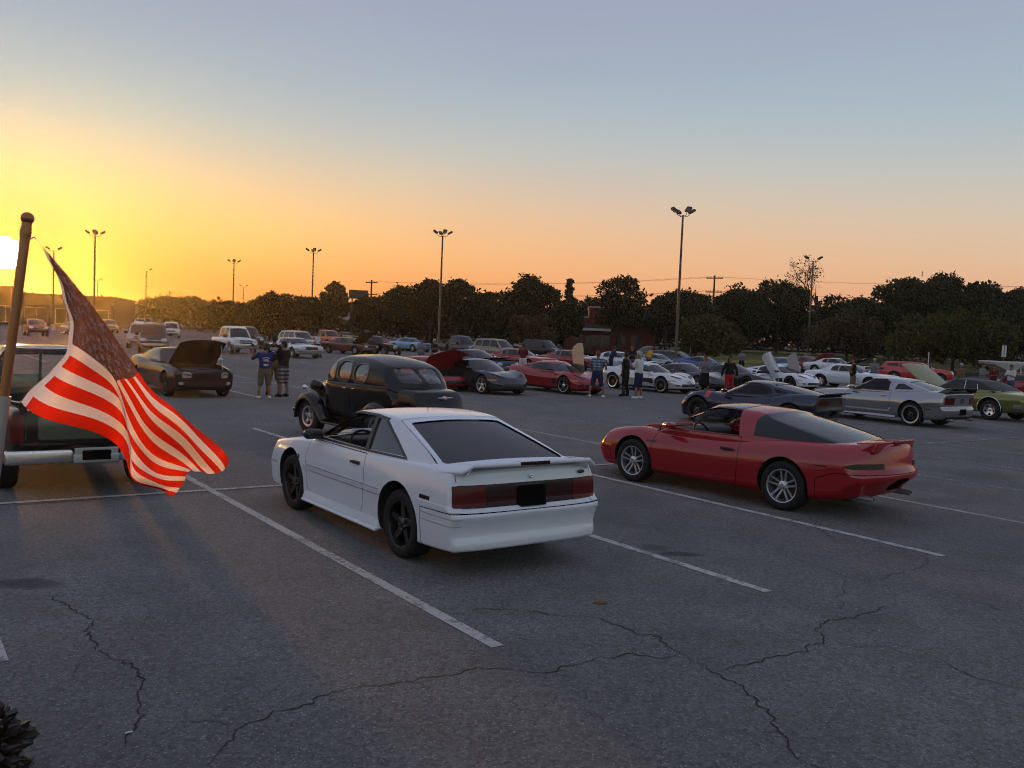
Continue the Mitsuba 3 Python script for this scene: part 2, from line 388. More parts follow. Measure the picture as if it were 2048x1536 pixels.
def body_warp(P, lod=1.0):
    """Lower body from side, plan and section profiles."""
    top, bot, plan = pc(P['top']), pc(P['bot']), pc(P['plan'])
    sec, nose, tail = pc(P['sec']), pc(P.get('nose', [(0, 0), (1, 0)])), pc(P.get('tail', [(0, 0), (1, 0)]))
    crown, fend = pc(P.get('crown', [(0, .03)])), pc(P.get('fend', [(0, 0.0)]))
    ns, npow = P.get('nose_sweep', (.25, 2.5)); ts, tpow = P.get('tail_sweep', (.10, 3.0))
    xf, xr = P['xf'], P['xr']
    def fn(a, b, c):
        u, ab = (c + 1) / 2, np.abs(b)
        xF = xf - nose(u) - ns * ab ** npow
        xR = xr + tail(u) + ts * ab ** tpow
        x = xR + (a + 1) / 2 * (xF - xR)
        zt = top(x) - crown(x) * ab ** 2 + fend(x) * np.clip((ab - .3) / .55, 0, 1) ** 2
        zb = bot(x)
        z = zb + u * (zt - zb)
        w = plan(x) * sec(u)
        for xc, zc, amp, sx, sz in P.get('flare', ()):
            w = w + amp * np.exp(-((x - xc) / sx) ** 2 - ((z - zc) / sz) ** 2)
        return np.c_[x, b * w, z]
    n = [max(8, int(k * lod)) for k in (46, 18, 16)]
    return Warp(fn, n, (2.3, .9, .4), P.get('R', .06))

def house_warp(P, lod=1.0):
    """Greenhouse: windscreen, roof and rear screen. ws / rs: ((x, z) foot, (x, z) head) of the front and rear screens."""
    roof, pb, pt = pc(P['roof']), pc(P['gbase']), pc(P['gtop'])
    (fx0, fz0), (fx1, fz1) = P['ws']; (rx0, rz0), (rx1, rz1) = P['rs']
    z0 = P.get('gz', min(fz0, rz0) - .12)
    fb, rb = P.get('ws_bow', .03), P.get('rs_bow', .03)
    fs, rs_ = P.get('ws_sweep', .22), P.get('rs_sweep', .12)
    gc = P.get('gcrown', .05); side = P.get('gside', .02)
    def fn(a, b, c):
        u, ab = (c + 1) / 2, np.abs(b)
        zf, zr = roof(fx1), roof(rx1)
        uf = np.maximum((u * (zf - z0) + z0 - fz0) / (fz1 - fz0), -.1)
        ur = np.maximum((u * (zr - z0) + z0 - rz0) / (rz1 - rz0), -.1)
        xF = fx0 + (fx1 - fx0) * uf + fb * np.sin(np.clip(uf, 0, 1) * PI) - fs * ab ** 2.2
        xR = rx0 + (rx1 - rx0) * ur - rb * np.sin(np.clip(ur, 0, 1) * PI) + rs_ * ab ** 2.5
        x = xR + (a + 1) / 2 * (xF - xR)
        zt = roof(x) - gc * ab ** 2
        z = z0 + u * (zt - z0)
        zn = np.clip((z - (P['gzb'] if 'gzb' in P else z0)) / (zt.max() - (P['gzb'] if 'gzb' in P else z0)), 0, 1)
        w = pb(x) + (pt(x) - pb(x)) * zn + side * np.sin(zn * PI)
        return np.c_[x, b * w, z]
    n = [max(6, int(k * lod)) for k in (26, 16, 12)]
    return Warp(fn, n, (1.2, .7, .25), P.get('gR', .07))

def side_prism(poly, y0, y1, off=0.0):
    """A polygon in (x, z), extruded in y from y0 to y1."""
    cs = CrossSection([np.asarray(poly, float)[:, :2]], m3.FillRule.NonZero)
    if off: cs = cs.offset(off, m3.JoinType.Round, 2.0, 16)
    m = cs.extrude(abs(y1 - y0))
    return m.transform(np.array([[1, 0, 0, 0], [0, 0, -1, max(y0, y1)], [0, 1, 0, 0]], float))

def top_prism(poly, z0, z1, off=0.0):
    cs = CrossSection([np.asarray(poly, float)[:, :2]], m3.FillRule.NonZero)
    if off: cs = cs.offset(off, m3.JoinType.Round, 2.0, 16)
    return cs.extrude(z1 - z0).translate((0, 0, z0))

def end_prism(poly, x0, x1, off=0.0, r=0.0):
    """A polygon in (y, z), extruded in x."""
    cs = CrossSection([np.asarray(poly, float)[:, :2]], m3.FillRule.NonZero)
    if r: cs = cs.offset(-r, m3.JoinType.Round, 2.0, 16).offset(r, m3.JoinType.Round, 2.0, 16)
    if off: cs = cs.offset(off, m3.JoinType.Round, 2.0, 16)
    return cs.extrude(abs(x1 - x0)).transform(np.array([[0, 0, 1, min(x0, x1)], [1, 0, 0, 0], [0, 1, 0, 0]], float))

def slope_prism(foot, head, poly, d0=-.3, d1=.25, r=.04):
    """A polygon in (y, s), s from 0 at the foot to 1 at the head of a screen, extruded along the screen's normal."""
    f, h = np.array(foot, float), np.array(head, float)
    L = np.linalg.norm(h - f); d = (h - f) / L
    n = np.array([d[1], -d[0]]); n = n if n[1] > 0 else -n
    cs = CrossSection([np.array([(y, s * L) for y, s in poly], float)], m3.FillRule.NonZero)
    if r: cs = cs.offset(-r, m3.JoinType.Round, 2.0, 16).offset(r, m3.JoinType.Round, 2.0, 16)
    m = cs.extrude(d1 - d0)
    Y, S, N = np.array([0, 1, 0]), np.array([d[0], 0, d[1]]), np.array([n[0], 0, n[1]])
    if np.dot(np.cross(Y, S), N) < 0:
        m = m.mirror((1, 0, 0)); Y = -Y
    o = np.array([f[0], 0, f[1]]) + N * d0
    return m.transform(np.c_[Y, S, N, o])

def ycyl(x, z, r, y0, y1, seg=40):
    return Manifold.cylinder(abs(y1 - y0), r, r, seg).rotate((-90, 0, 0)).translate((x, min(y0, y1), z))

def mirror_y(m): return m.mirror((0, 1, 0))
def flip_poly(p): return [(-a, b) for a, b in p]

def faces(m, want='all'):
    """(v, f, n) of a Manifold. want: 'skin' = faces that carry normals, 'cut' = faces left by cutters, 'all' = both."""
    q = m.to_mesh(); vp = np.array(q.vert_properties, float); f = np.array(q.tri_verts, int)
    v = vp[:, :3]
    n = vp[:, 3:6] if vp.shape[1] >= 6 else np.zeros_like(v)
    ln = np.linalg.norm(n, axis=1)
    skin = (ln[f] > .3).all(1)
    out = []
    if want in ('skin', 'all') and skin.any():
        fs = f[skin]; ids, inv = np.unique(fs, return_inverse=True)
        out.append((v[ids], inv.reshape(-1, 3), n[ids] / ln[ids][:, None]))
    if want in ('cut', 'all') and (~skin).any():
        t = v[f[~skin]]; fn = np.cross(t[:, 1] - t[:, 0], t[:, 2] - t[:, 0])
        l = np.linalg.norm(fn, axis=1); ok = l > 1e-12
        t, fn = t[ok], fn[ok] / l[ok][:, None]
        out.append((t.reshape(-1, 3), np.arange(len(t) * 3).reshape(-1, 3), np.repeat(fn, 3, 0)))
    if not out: return (np.zeros((0, 3)), np.zeros((0, 3), int), np.zeros((0, 3)))
    if len(out) == 1: return out[0]
    a, b = out
    return (np.vstack([a[0], b[0]]), np.vstack([a[1], b[1] + len(a[0])]), np.vstack([a[2], b[2]]))

def moved(t, M):
    """A (v, f, n) triple under a 4 x 4 matrix (rotation and translation)."""
    M = np.asarray(M, float)
    return (t[0] @ M[:3, :3].T + M[:3, 3], t[1], t[2] @ M[:3, :3].T)

# ------------------------------------------------------------------ wheels
WHEELS = {}
def tyre_mesh(R, rim, w, seg=44):
    h = w / 2; k = R - rim
    p = [(rim - .012, -h * .80), (rim + .01, -h * .93), (rim + k * .45, -h), (R - .025, -h * .93), (R - .006, -h * .78), (R, -h * .45), (R - .004, -h * .2), (R, -h * .17), (R, h * .17), (R - .004, h * .2), (R, h * .45), (R - .006, h * .78), (R - .025, h * .93), (rim + k * .5, h), (rim + .01, h * .93), (rim - .012, h * .80), (rim - .02, -h * .8), (rim - .012, -h * .80)]
    return lathe(p, seg, 'y')

def spoke_poly(kind, rim):
    """Spoke outlines in the plane of the wheel, hub at the origin."""
    out = []
    r0, r1 = .045, rim - .008
    def bar(a, w0, w1, a1=None):
        a1 = a if a1 is None else a1
        c0, c1 = np.array([math.cos(a), math.sin(a)]), np.array([math.cos(a1), math.sin(a1)])
        n0, n1 = np.array([-c0[1], c0[0]]), np.array([-c1[1], c1[0]])
        return [c0 * r0 * .5 - n0 * w0, c1 * r1 - n1 * w1, c1 * r1 + n1 * w1, c0 * r0 * .5 + n0 * w0]
    def pair(a, w0, w1, gap0, gap1):
        res = []
        for s in (-1, 1):
            c = np.array([math.cos(a), math.sin(a)]); n = np.array([-c[1], c[0]])
            p0, p1 = c * r0 * .9 + s * n * gap0, c * r1 + s * n * gap1
            res.append([p0 - n * w0, p1 - n * w1, p1 + n * w1, p0 + n * w0])
        return res
    if kind == 'star5':
        for k in range(5): out.append(bar(PI / 2 + k * 2 * PI / 5, .042, .026))
    elif kind == 'split5':
        for k in range(5): out += pair(PI / 2 + k * 2 * PI / 5, .014, .013, .022, .042)
    elif kind == 'six_split':
        for k in range(6): out += pair(k * 2 * PI / 6, .009, .011, .012, .034)
    elif kind == 'multi':
        for k in range(10): out.append(bar(k * 2 * PI / 10, .014, .012))
    elif kind == 'twin5':
        for k in range(5): out += pair(PI / 2 + k * 2 * PI / 5, .012, .012, .018, .03)
    elif kind == 'rally':
        for k in range(5): out.append(bar(PI / 2 + k * 2 * PI / 5, .055, .05))
    return out

def wheel_meshes(R, rim, w, kind, near):
    key = (R, rim, w, kind, near)
    if key in WHEELS: return WHEELS[key]
    seg = 48 if near else 24
    h = w / 2
    ty = tyre_mesh(R, rim, w, seg)
    barrel = lathe([(rim - .006, h * .86), (rim + .008, h * .9), (rim + .008, h * .84), (rim - .012, h * .7), (rim - .022, 0), (rim - .02, -h * .8), (rim - .03, -h * .8), (rim - .034, 0), (rim - .022, h * .72), (rim - .014, h * .86), (rim - .006, h * .86)], seg, 'y')
    disc = lathe([(.0, -.005), (rim * .72, -.005), (rim * .72, .01), (0, .01)], seg, 'y')
    back = lathe([(0, -h * .55), (rim - .02, -h * .55), (rim - .02, -h * .6), (0, -h * .6)], seg, 'y')
    sp = []
    y1 = h * (.62 if kind != 'dish' else .3)
    for q in spoke_poly(kind, rim):
        q = np.array(q)
        cs = CrossSection([q], m3.FillRule.NonZero)
        if cs.area() < 1e-6: cs = CrossSection([q[::-1]], m3.FillRule.NonZero)
        m = cs.extrude(.028)
        sp.append(m.rotate((90, 0, 0)).translate((0, y1 + .012, 0)))
    hub = lathe([(0, y1 + .022), (.026, y1 + .022), (.034, y1 + .014), (.06, y1 + .006), (.066, y1 - .03), (0, y1 - .03)], 20, 'y')
    if sp:
        face = Manifold.batch_boolean(sp, m3.OpType.Add)
        if near:
            # dish the spokes a little towards the hub
            face = face.refine_to_length(.05)
            face = face.warp(lambda p: (p[0], p[1] - .03 * (1 - math.hypot(p[0], p[2]) / rim), p[2]))
            for k in range(5):
                a = k * 2 * PI / 5 + .3
        rimm = cat([barrel, tm(face), hub])
    else:
        face = lathe([(0, y1 * .6), (rim * .35, y1 * .6), (rim * .5, y1 * .9), (rim * .8, y1 * .5), (rim - .02, y1 * .55), (rim - .02, y1 * .4), (0, y1 * .4)], seg, 'y')
        rimm = cat([barrel, face, hub])
    lugs = []
    for k in range(5):
        a = PI / 2 + k * 2 * PI / 5 + PI / 5
        lugs.append(lathe([(0, y1 + .012), (.009, y1 + .01), (.011, y1 - .02), (0, y1 - .02)], 8, 'y').apply_translation((.055 * math.cos(a), 0, .055 * math.sin(a))))
    WHEELS[key] = dict(tyre=mikit.ply(ty, 'rubber', smooth=40), rim=rimm, disc=mikit.ply(cat([disc, back]), 'brake_disc', smooth=40), lugs=cat(lugs), dicts={})
    return WHEELS[key]

def add_wheel(owner, x, y, z, yaw_out, M, R=.32, rim=.22, w=.22, kind='star5', rimmat='alloy', near=False, steer=0.0, lip=None, hubmat=None):
    """One wheel of a car: tyre, rim (and brake disc when near). yaw_out: +1 for the left side."""
    d = wheel_meshes(R, rim, w, kind, near)
    key = numbered(owner + '__wheel')
    t = M @ T().translate([x, y, z]).rotate([0, 0, 1], (0 if yaw_out > 0 else 180) + steer)
    scene[key + '__tyre'] = {**d['tyre'], 'to_world': t}
    if rimmat not in d['dicts']: d['dicts'][rimmat] = mikit.ply(d['rim'], rimmat, smooth=35)
    scene[key + '__rim'] = {**d['dicts'][rimmat], 'to_world': t}
    if near:
        scene[key + '__brake_disc'] = {**d['disc'], 'to_world': t}
        if 'lugs' + rimmat not in d['dicts']: d['dicts']['lugs' + rimmat] = mikit.ply(d['lugs'], 'chrome', smooth=35)
        scene[key + '__lug_nuts'] = {**d['dicts']['lugs' + rimmat], 'to_world': t}
        labels[key + '__lug_nuts'] = {'kind': 'stuff'}
    if lip:
        if 'lip' + lip not in d['dicts']:
            h = w / 2
            d['dicts']['lip' + lip] = mikit.ply(lathe([(rim - .03, h * .8), (rim - .028, h * .93), (rim + .012, h * .97), (rim + .014, h * .9), (rim - .03, h * .8)], 48, 'y'), lip, smooth=40)
        scene[key + '__rim_lip'] = {**d['dicts']['lip' + lip], 'to_world': t}
    return key

# ------------------------------------------------------------------ a whole car
def build_car(name, P, pose, label, paint, category='car', group=None):
    """Body, doors, hood, glass, lamps, wheels and cabin of one car from its profiles P, at pose (x, y, yaw)."""
    near, lod = P.get('near', False), P.get('lod', 1.0 if P.get('near') else .55)
    key = thing(name, label, category, group)
    M = place(*pose)
    K = lambda part, m, b, **kw: put(key + '__' + part, m, b, M, **kw)
    LW = body_warp(P, lod); L = LW.solid()
    GW = house_warp(P, lod) if 'roof' in P else None
    wb, tr = P['wb'] / 2, P['track']
    Rf, Rr = P.get('Rf', .33), P.get('Rr', P.get('Rf', .33))
    (wfx, wrx) = P.get('axles', (wb, -wb))
    W = max(z for _, z in P['plan'])
    body = L
    glass = []
    if GW is not None:
        G = GW.solid()
        cab = P.get('cabin')
        opening = []                      # (part, prism, tint)
        for part, poly, tint in P.get('side_glass', ()):
            for s in (1, -1):
                opening.append((part, side_prism(poly, s * .3, s * 1.3), tint))
        if P.get('ws_poly'): opening.append(('windscreen', slope_prism(*P['ws'], P['ws_poly']), P.get('ws_tint', 'glass_clear')))
        if P.get('rs_poly'): opening.append((P.get('rs_name', 'rear_window'), slope_prism(*P['rs'], P['rs_poly']), P.get('rs_tint', 'glass_dark')))
        body = L + G
        if cab:                            # hollow: one can look in and through
            inner = GW.solid(-.035, False)
            inner = inner - Manifold.cube((6, 4, 2)).translate((-3, -2, cab['z'] - 2))
            x0, x1, w_, z0 = cab['x0'], cab['x1'], cab['w'], cab['floor']
            cav = Manifold.cube((x1 - x0, 2 * w_, cab['z'] + .02 - z0)).translate((x0, -w_, z0))
            body = body - inner - cav
            for _, pr, _ in opening: body = body - pr
            Gs = GW.solid(-.012)
            for part, pr, tint in opening:
                g = faces(Gs ^ pr, 'skin')
                if tint: K(part, g, tint)
        else:
            Gs = GW.solid(.004)
            for part, pr, tint in opening: K(part, faces(Gs ^ pr, 'skin'), 'glass_opaque' if tint else 'glass_opaque')
        for part, pr, b, off in P.get('roof_patch', ()):
            K(part, faces(((GW.solid(off)) ^ pr) , 'skin'), b)
    # wheel wells
    for x, R in ((wfx, Rf), (wrx, Rr)):
        a = R + P.get('arch', .045)
        for s in (1, -1):
            zc = P.get('arch_z', R + .01)
            body = body - ycyl(x, zc, a, s * (W - .34), s * (W + .3), 48 if near else 28)
    # parts cut from the body
    for c in P.get('cut', ()): body = body - c
    for part, prism, prism_out, b, mv in P.get('split', ()):
        piece = body ^ prism
        body = body - prism_out
        fc = faces(piece, 'skin' if mv is None else 'all') if mv is None else moved(faces(piece, 'skin'), mv)
        pk = K(part, fc, b or paint)
        if mv is not None: put(pk + '__inner_panel', moved(faces(piece, 'cut'), mv), P.get('door_inner', 'lining_gloss'), M)
    if P.get('hood_open'):
        poly, zf, hinge, ang, b, liner = P['hood_open']
        pr = top_prism(poly, zf, 2)
        sh = (LW.solid() - LW.solid(-.03, False)) ^ top_prism(poly, zf, 2, -.004)
        body = body - pr
        R_ = trimesh.transformations.rotation_matrix(math.radians(ang), [0, 1, 0], [hinge[0], 0, hinge[1]])
        K('hood', moved(faces(sh, 'skin'), R_), b)
        K('hood_liner', moved(faces(sh, 'cut'), R_), liner)
    K('body', faces(body, 'skin'), paint)
    K('lining', faces(body, 'cut'), 'lining')
    # lamps, trims: thin patches on the skin
    sk = {}
    for part, prism, b, out, which in P.get('patch', ()):
        if (which, out) not in sk:
            w_ = LW if which == 'L' else GW
            sk[(which, out)] = w_.solid(out) - w_.solid(-.012, False)
        K(part, faces(sk[(which, out)] ^ prism, 'all'), b)
    for part, mesh, b, sm in P.get('extra', ()): K(part, mesh, b, smooth=sm)
    # wheels
    for i, (x, R) in enumerate(((wfx, Rf), (wrx, Rr))):
        for s in (1, -1):
            rim = P.get('rimf', .22) if i == 0 else P.get('rimr', P.get('rimf', .22))
            w_ = P.get('wf', .22) if i == 0 else P.get('wr', P.get('wf', .22))
            add_wheel(key, x, s * (tr - w_ / 2), R, s, M, R, rim, w_, P.get('spokes', 'star5'), P.get('rimmat', 'alloy'), near or P.get('nearwheel', False), (P.get('steer', 0) if i == 0 else 0), P.get('lip'))
    if P.get('interior'):
        for part, mesh, b in cabin_meshes(**P['interior']): K(part, mesh, b, smooth=40)
    return key

def cabin_meshes(x_seat=-.25, y=.37, z=.25, dash_x=.75, wheel_x=.42, w=.68, belt=.9, left=True, rear=True, tone='seat_dark', headrest=True, z_wheel=None):
    """Seats, dashboard and steering wheel."""
    out = []
    for s in (1, -1):
        c = rbox(x_seat, x_seat + .52, s * y - .25, s * y + .25, z, z + .2, .06)
        b = rbox(-.09, .09, -.24, .24, 0, .62, .07)
        b.apply_transform(trimesh.transformations.rotation_matrix(-.33, [0, 1, 0])); b.apply_translation((x_seat - .02, s * y, z + .12))
        parts = [c, b]
        if headrest:
            h = rbox(-.05, .05, -.13, .13, 0, .17, .05); h.apply_transform(trimesh.transformations.rotation_matrix(-.25, [0, 1, 0])); h.apply_translation((x_seat - .26, s * y, z + .75))
            parts.append(h)
        out.append(('seat', cat(parts), tone))
    if rear:
        c = cat([rbox(x_seat - .95, x_seat - .5, -w + .08, w - .08, z + .05, z + .22, .05), rbox(x_seat - 1.08, x_seat - .92, -w + .08, w - .08, z + .1, z + .55, .06)])
        out.append(('rear_seat', c, tone))
    out.append(('dashboard', rbox(dash_x - .28, dash_x + .12, -w, w, belt - .24, belt - .015, .06), 'dash'))
    zc = z_wheel or belt - .08
    a = np.arange(28) * 2 * PI / 28
    ring = np.c_[0 * a, .18 * np.cos(a), .18 * np.sin(a)]
    sw = cat([tube(ring, .015, 8, closed=True), box(-.01, .01, -.17, .17, -.02, .02), box(-.01, .01, -.02, .02, -.17, .0), lathe([(0, -.02), (.06, -.02), (.06, .02), (0, .025)], 12, 'x'), tube([[0, 0, 0], [.3, 0, -.08]], .03)])
    sw.apply_transform(trimesh.transformations.rotation_matrix(.45, [0, 1, 0])); sw.apply_translation((wheel_x, y if left else -y, zc))
    out.append(('steering_wheel', sw, 'dash'))
    return out

def split(part, prism_fn, gap=.004, b=None, mv=None):
    """(part, inner prism, outer prism, own material, how the part is moved) for P['split']."""
    return (part, prism_fn(-gap), prism_fn(gap), b, mv)
def door_split(poly, y0=.45, b=None):
    r = []
    for s in (1, -1): r.append(split('door', lambda o, s=s: side_prism(poly, s * y0, s * 1.4, o), b=b))
    return r
def patch_side(part, poly, b, out=.004, which='L', y0=.3):
    return [(part, side_prism(poly, s * y0, s * 1.5), b, out, which) for s in (1, -1)]
def patch_end(part, poly, x0, x1, b, out=.004, both=False, r=.01, which='L'):
    res = [(part, end_prism(poly, x0, x1, r=r), b, out, which)]
    if both: res.append((part, end_prism([(-y, z) for y, z in poly][::-1], x0, x1, r=r), b, out, which))
    return res
def rect(a0, a1, b0, b1): return [(a0, b0), (a1, b0), (a1, b1), (a0, b1)]
# ------------------------------------------------------------------ the near cars
def mustang_white():
    sk = 'paint_white'
    P = dict(near=True, wb=2.553, track=.845, xf=2.23, xr=-2.29, Rf=.325, Rr=.328, wf=.235, wr=.255, rimf=.225, arch=.05, arch_z=.36,
        top=[(-2.3, .93), (-2.1, .955), (-1.8, .965), (-1.2, .945), (-.5, .925), (.6, .915), (.95, .905), (1.5, .845), (2.0, .765), (2.15, .715), (2.25, .66)],
        bot=[(-2.3, .25), (-1.7, .22), (0, .21), (1.7, .21), (2.25, .23)],
        plan=[(-2.3, .845), (-1.8, .868), (0, .872), (1.3, .858), (1.9, .82), (2.25, .77)],
        sec=[(0, .955), (.12, .972), (.35, .986), (.6, 1.0), (.68, .998), (.9, .965), (1, .935)],
        nose=[(0, .06), (.2, .0), (.5, .0), (.62, .04), (1, .13)], nose_sweep=(.20, 2.6),
        tail=[(0, .03), (.10, .02), (.2, .045), (.40, .02), (.44, .0), (.5, .005), (.55, .07), (.8, .085), (1, .12)], tail_sweep=(.075, 5.0),
        crown=[(-2.3, .03), (-.5, .02), (1.0, .03), (2.2, .03)], R=.032,
        flare=[(1.276, .42, .030, .30, .27), (-1.276, .42, .034, .31, .27)],
        roof=[(-.87, 1.288), (-.6, 1.312), (-.2, 1.318), (.1, 1.297), (.25, 1.262)],
        gbase=[(-2.0, .74), (-1.2, .79), (-.5, .815), (.9, .80)], gtop=[(-1.0, .545), (-.3, .60), (.3, .585)], gzb=.9, gz=.78,
        ws=((.97, .905), (.25, 1.262)), rs=((-1.93, .955), (-.86, 1.288)), ws_sweep=.20, rs_sweep=.05, rs_bow=.02, gR=.036, gcrown=.025, gside=.012,
        cabin=dict(x0=-1.75, x1=.85, w=.74, z=.92, floor=.30),
        side_glass=[('door_window', [(.78, .945), (.20, 1.235), (-.02, 1.262), (-.40, 1.265), (-.50, .945)], None),
                    ('quarter_window', [(-.545, .945), (-.46, 1.255), (-.64, 1.243), (-1.22, .958)], 'glass_bright')],
        ws_poly=[(-.70, .06), (.70, .06), (.56, .93), (-.56, .93)],
        rs_poly=[(-.70, .09), (.70, .09), (.53, .94), (-.53, .94)], rs_tint='glass_black', rs_name='hatch_glass',
        rimmat='alloy_black', spokes='star5',
        interior=dict(x_seat=-.28, wheel_x=.36, dash_x=.72, belt=.93))
    P['split'] = door_split([(.80, .905), (.84, .70), (.80, .34), (.72, .30), (-.50, .30), (-.56, .38), (-.60, .62), (-.545, .90)])
    P['split'] += [split('hood', lambda o: top_prism([(.96, .69), (2.02, .62), (2.02, -.62), (.96, -.69)], .70, 1.1, o))]
    P['split'] += [split('hatch', lambda o: top_prism([(-.83, .59), (-1.9, .755), (-2.5, .80), (-2.5, -.80), (-1.9, -.755), (-.83, -.59)], .852, 1.5, o * .8))]
    P['split'] += [split('rear_bumper', lambda o: side_prism([(-2.6, .1), (-1.70, .1), (-1.70, .575), (-2.6, .595)], -1.3, 1.3, o))]
    P['split'] += [split('front_bumper', lambda o: side_prism([(2.6, .1), (1.72, .1), (1.72, .50), (2.6, .50)], -1.3, 1.3, o))]
    p = []
    # tail lamps: outer red blocks, grey-barred inner band, and the panel between
    p += patch_end('tail_panel', rect(-.77, .77, .625, .825), -2.5, -2.0, 'trim_black', .003)
    p += patch_end('tail_lamp', rect(.50, .815, .63, .82), -2.5, -2.02, 'lens_red', .012, True, .012)
    p += patch_end('tail_lamp_inner', rect(.17, .495, .63, .72), -2.5, -2.0, 'lens_red_dark', .009, True)
    p += patch_end('reverse_lamp', rect(.17, .495, .725, .81), -2.5, -2.0, 'lens_smoke', .009, True)
    p += patch_end('licence_plate', rect(-.16, .16, .615, .795), -2.5, -2.0, 'plate_black', .016, r=.03)
    p += patch_side('rub_strip', [(-1.0 + .05, .555), (-.62, .555), (-.62, .600), (-.95, .600)], sk, .012)
    p += patch_side('rub_strip', rect(-.60, .80, .555, .600), sk, .012)
    p += patch_side('rub_strip', rect(.82, .93, .555, .600), sk, .012)
    p += patch_side('rub_strip', rect(-2.35, -1.66, .600, .640), sk, .010, 'L', .74)
    for z in (.548, .577, .604):
        p += patch_side('rub_line', rect(-.60, .80, z, z + .005), 'steel', .0135)
        p += patch_side('rub_line', [(-.93, z), (-.62, z), (-.62, z + .004), (-.93, z + .005)], 'steel', .0135)
    for z in (.47, .535):
        p += patch_end('bumper_line', rect(-1.0, 1.0, z, z + .0045), -2.6, -1.9, 'steel', .007)
        p += patch_side('bumper_line', rect(-2.35, -1.72, z, z + .0045), 'steel', .007, 'L', .76)
    p += patch_side('side_marker', rect(-1.86, -1.70, .655, .69), 'lens_red_dark', .006)
    p += patch_side('turn_lamp', rect(1.98, 2.2, .57, .70), 'lens_amber', .006)
    p += patch_end('head_lamp', rect(.36, .70, .56, .70), 1.7, 2.5, 'lens_clear', .006, True)
    p += patch_side('window_trim', [(.86, .918), (.80, .940), (-.50, .943), (-1.26, .952), (-1.28, .935), (-.50, .921)], 'trim_black', .006, 'G')
    for pl in ([(.80, .945), (.22, 1.26), (.17, 1.245), (.74, .945)], [(-.48, .945), (-.40, 1.262), (-.46, 1.262), (-.545, .945)], [(.22, 1.25), (0, 1.282), (-.40, 1.285), (-.66, 1.265), (-.66, 1.248), (-.40, 1.264), (0, 1.262), (.20, 1.235)], [(-.64, 1.25), (-1.26, .955), (-1.21, .955), (-.62, 1.236)]):
        p += patch_side('window_trim', pl, 'trim_black', .005, 'G')
    P['patch'] = p
    ex = []
    # ground effects: skirt, spoiler with supports, mirrors, handle, lock, bumper mouldings
    for s in (1, -1):
        sk_ = hull([((.88, s * .84, .225), .03), ((-.86, s * .845, .225), .03), ((.88, s * .80, .33), .03), ((-.86, s * .80, .36), .03)])
        lip = hull([((.88, s * .875, .20), .015), ((-.90, s * .885, .20), .015), ((.88, s * .80, .22), .015), ((-.90, s * .80, .22), .015)])
        ex.append(('side_skirt', cat([tm(sk_), tm(lip)]), sk, 40))
        ex.append(('mirror', tm(hull([((.56, s * .84, .975), .055), ((.54, s * .97, .98), .058), ((.63, s * .92, .975), .05), ((.66, s * .82, .95), .03)], 16)), 'trim_black', 60))
        ex.append(('door_handle', cat([rbox(-.47, -.33, s * .862 - .014, s * .862 + .014, .775, .81, .008), lathe([(0, -.01), (.012, -.01), (.012, .012), (0, .012)], 12, 'y').apply_translation((-.30, s * .866, .79))]), 'trim_black', 40))
        bt = meshkit.text_mesh('5.0', .045, .006, True); bt.apply_transform(trimesh.transformations.rotation_matrix(PI / 2, [1, 0, 0]))
        if s > 0: bt.apply_transform(trimesh.transformations.rotation_matrix(PI, [0, 0, 1]))
        bt.apply_translation((1.10 if s > 0 else 1.0, s * .868, .645)); ex.append(('badge', bt, 'badge_dark', False))
    wing = [hull([((-2.02, y, .965), .018), ((-2.25, y, .998), .020), ((-1.98, y * .97, .955), .012), ((-2.02, y2, .972), .018), ((-2.25, y2, 1.006), .020), ((-1.98, y2 * .97, .962), .012)]) for y, y2 in ((-.66, 0), (0, .66))]
    wing += [hull([((-2.02, s * .66, .965), .018), ((-2.25, s * .66, 1.003), .012), ((-1.72, s * .765, .945), .015), ((-1.95, s * .80, .915), .018), ((-2.20, s * .76, .945), .02)]) for s in (1, -1)]
    wing += [hull([((-1.98, s * .64, .93), .02), ((-2.19, s * .70, .915), .012), ((-2.05, s * .66, .965), .015), ((-2.2, s * .66, .975), .012), ((-1.66, s * .755, .935), .012)]) for s in (1, -1)]
    ex.append(('spoiler', tm(Manifold.batch_boolean(wing, m3.OpType.Add)), sk, 35))
    ex.append(('spoiler__brake_lamp', rbox(-2.272, -2.24, -.17, .17, .985, 1.018, .006), 'lens_red_dark', False))
    ex.append(('boot_lock', lathe([(0, 0), (.018, 0), (.02, .012), (.012, .016), (0, .012)], 16, 'x').apply_transform(trimesh.transformations.rotation_matrix(PI, [0, 0, 1])).apply_translation((-2.205, 0, .875)), 'chrome', 40))
    ex.append(('oval_badge', lathe([(0, 0), (.042, 0), (.042, .006), (0, .009)], 24, 'x').apply_scale((1, 1, .42)).apply_transform(trimesh.transformations.rotation_matrix(PI, [0, 0, 1])).apply_translation((-2.185, -.62, .88)), 'badge_dark', 40))
    for z in (.575, .545, .40):
        pass
    ex.append(('aerial', tube([[-.35, 0, 1.31], [-.36, 0, 1.36]], .005, 6), 'trim_black', 40))
    sc = [((1.0, .18, .92), .05), ((1.0, -.18, .92), .05), ((1.55, .14, .85), .03), ((1.55, -.14, .85), .03), ((1.75, 0, .80), .015)]
    ex.append(('hood_scoop', tm(hull(sc, 14)), sk, 50))
    P['extra'] = ex
    return P
WHITE_MUSTANG = mustang_white()
build_car('hatchback_coupe', WHITE_MUSTANG, (-1.107, 9.888, 126.6), 'white hatchback coupe with black wheels and dark tinted rear glass, nearest car', 'paint_white', 'car')

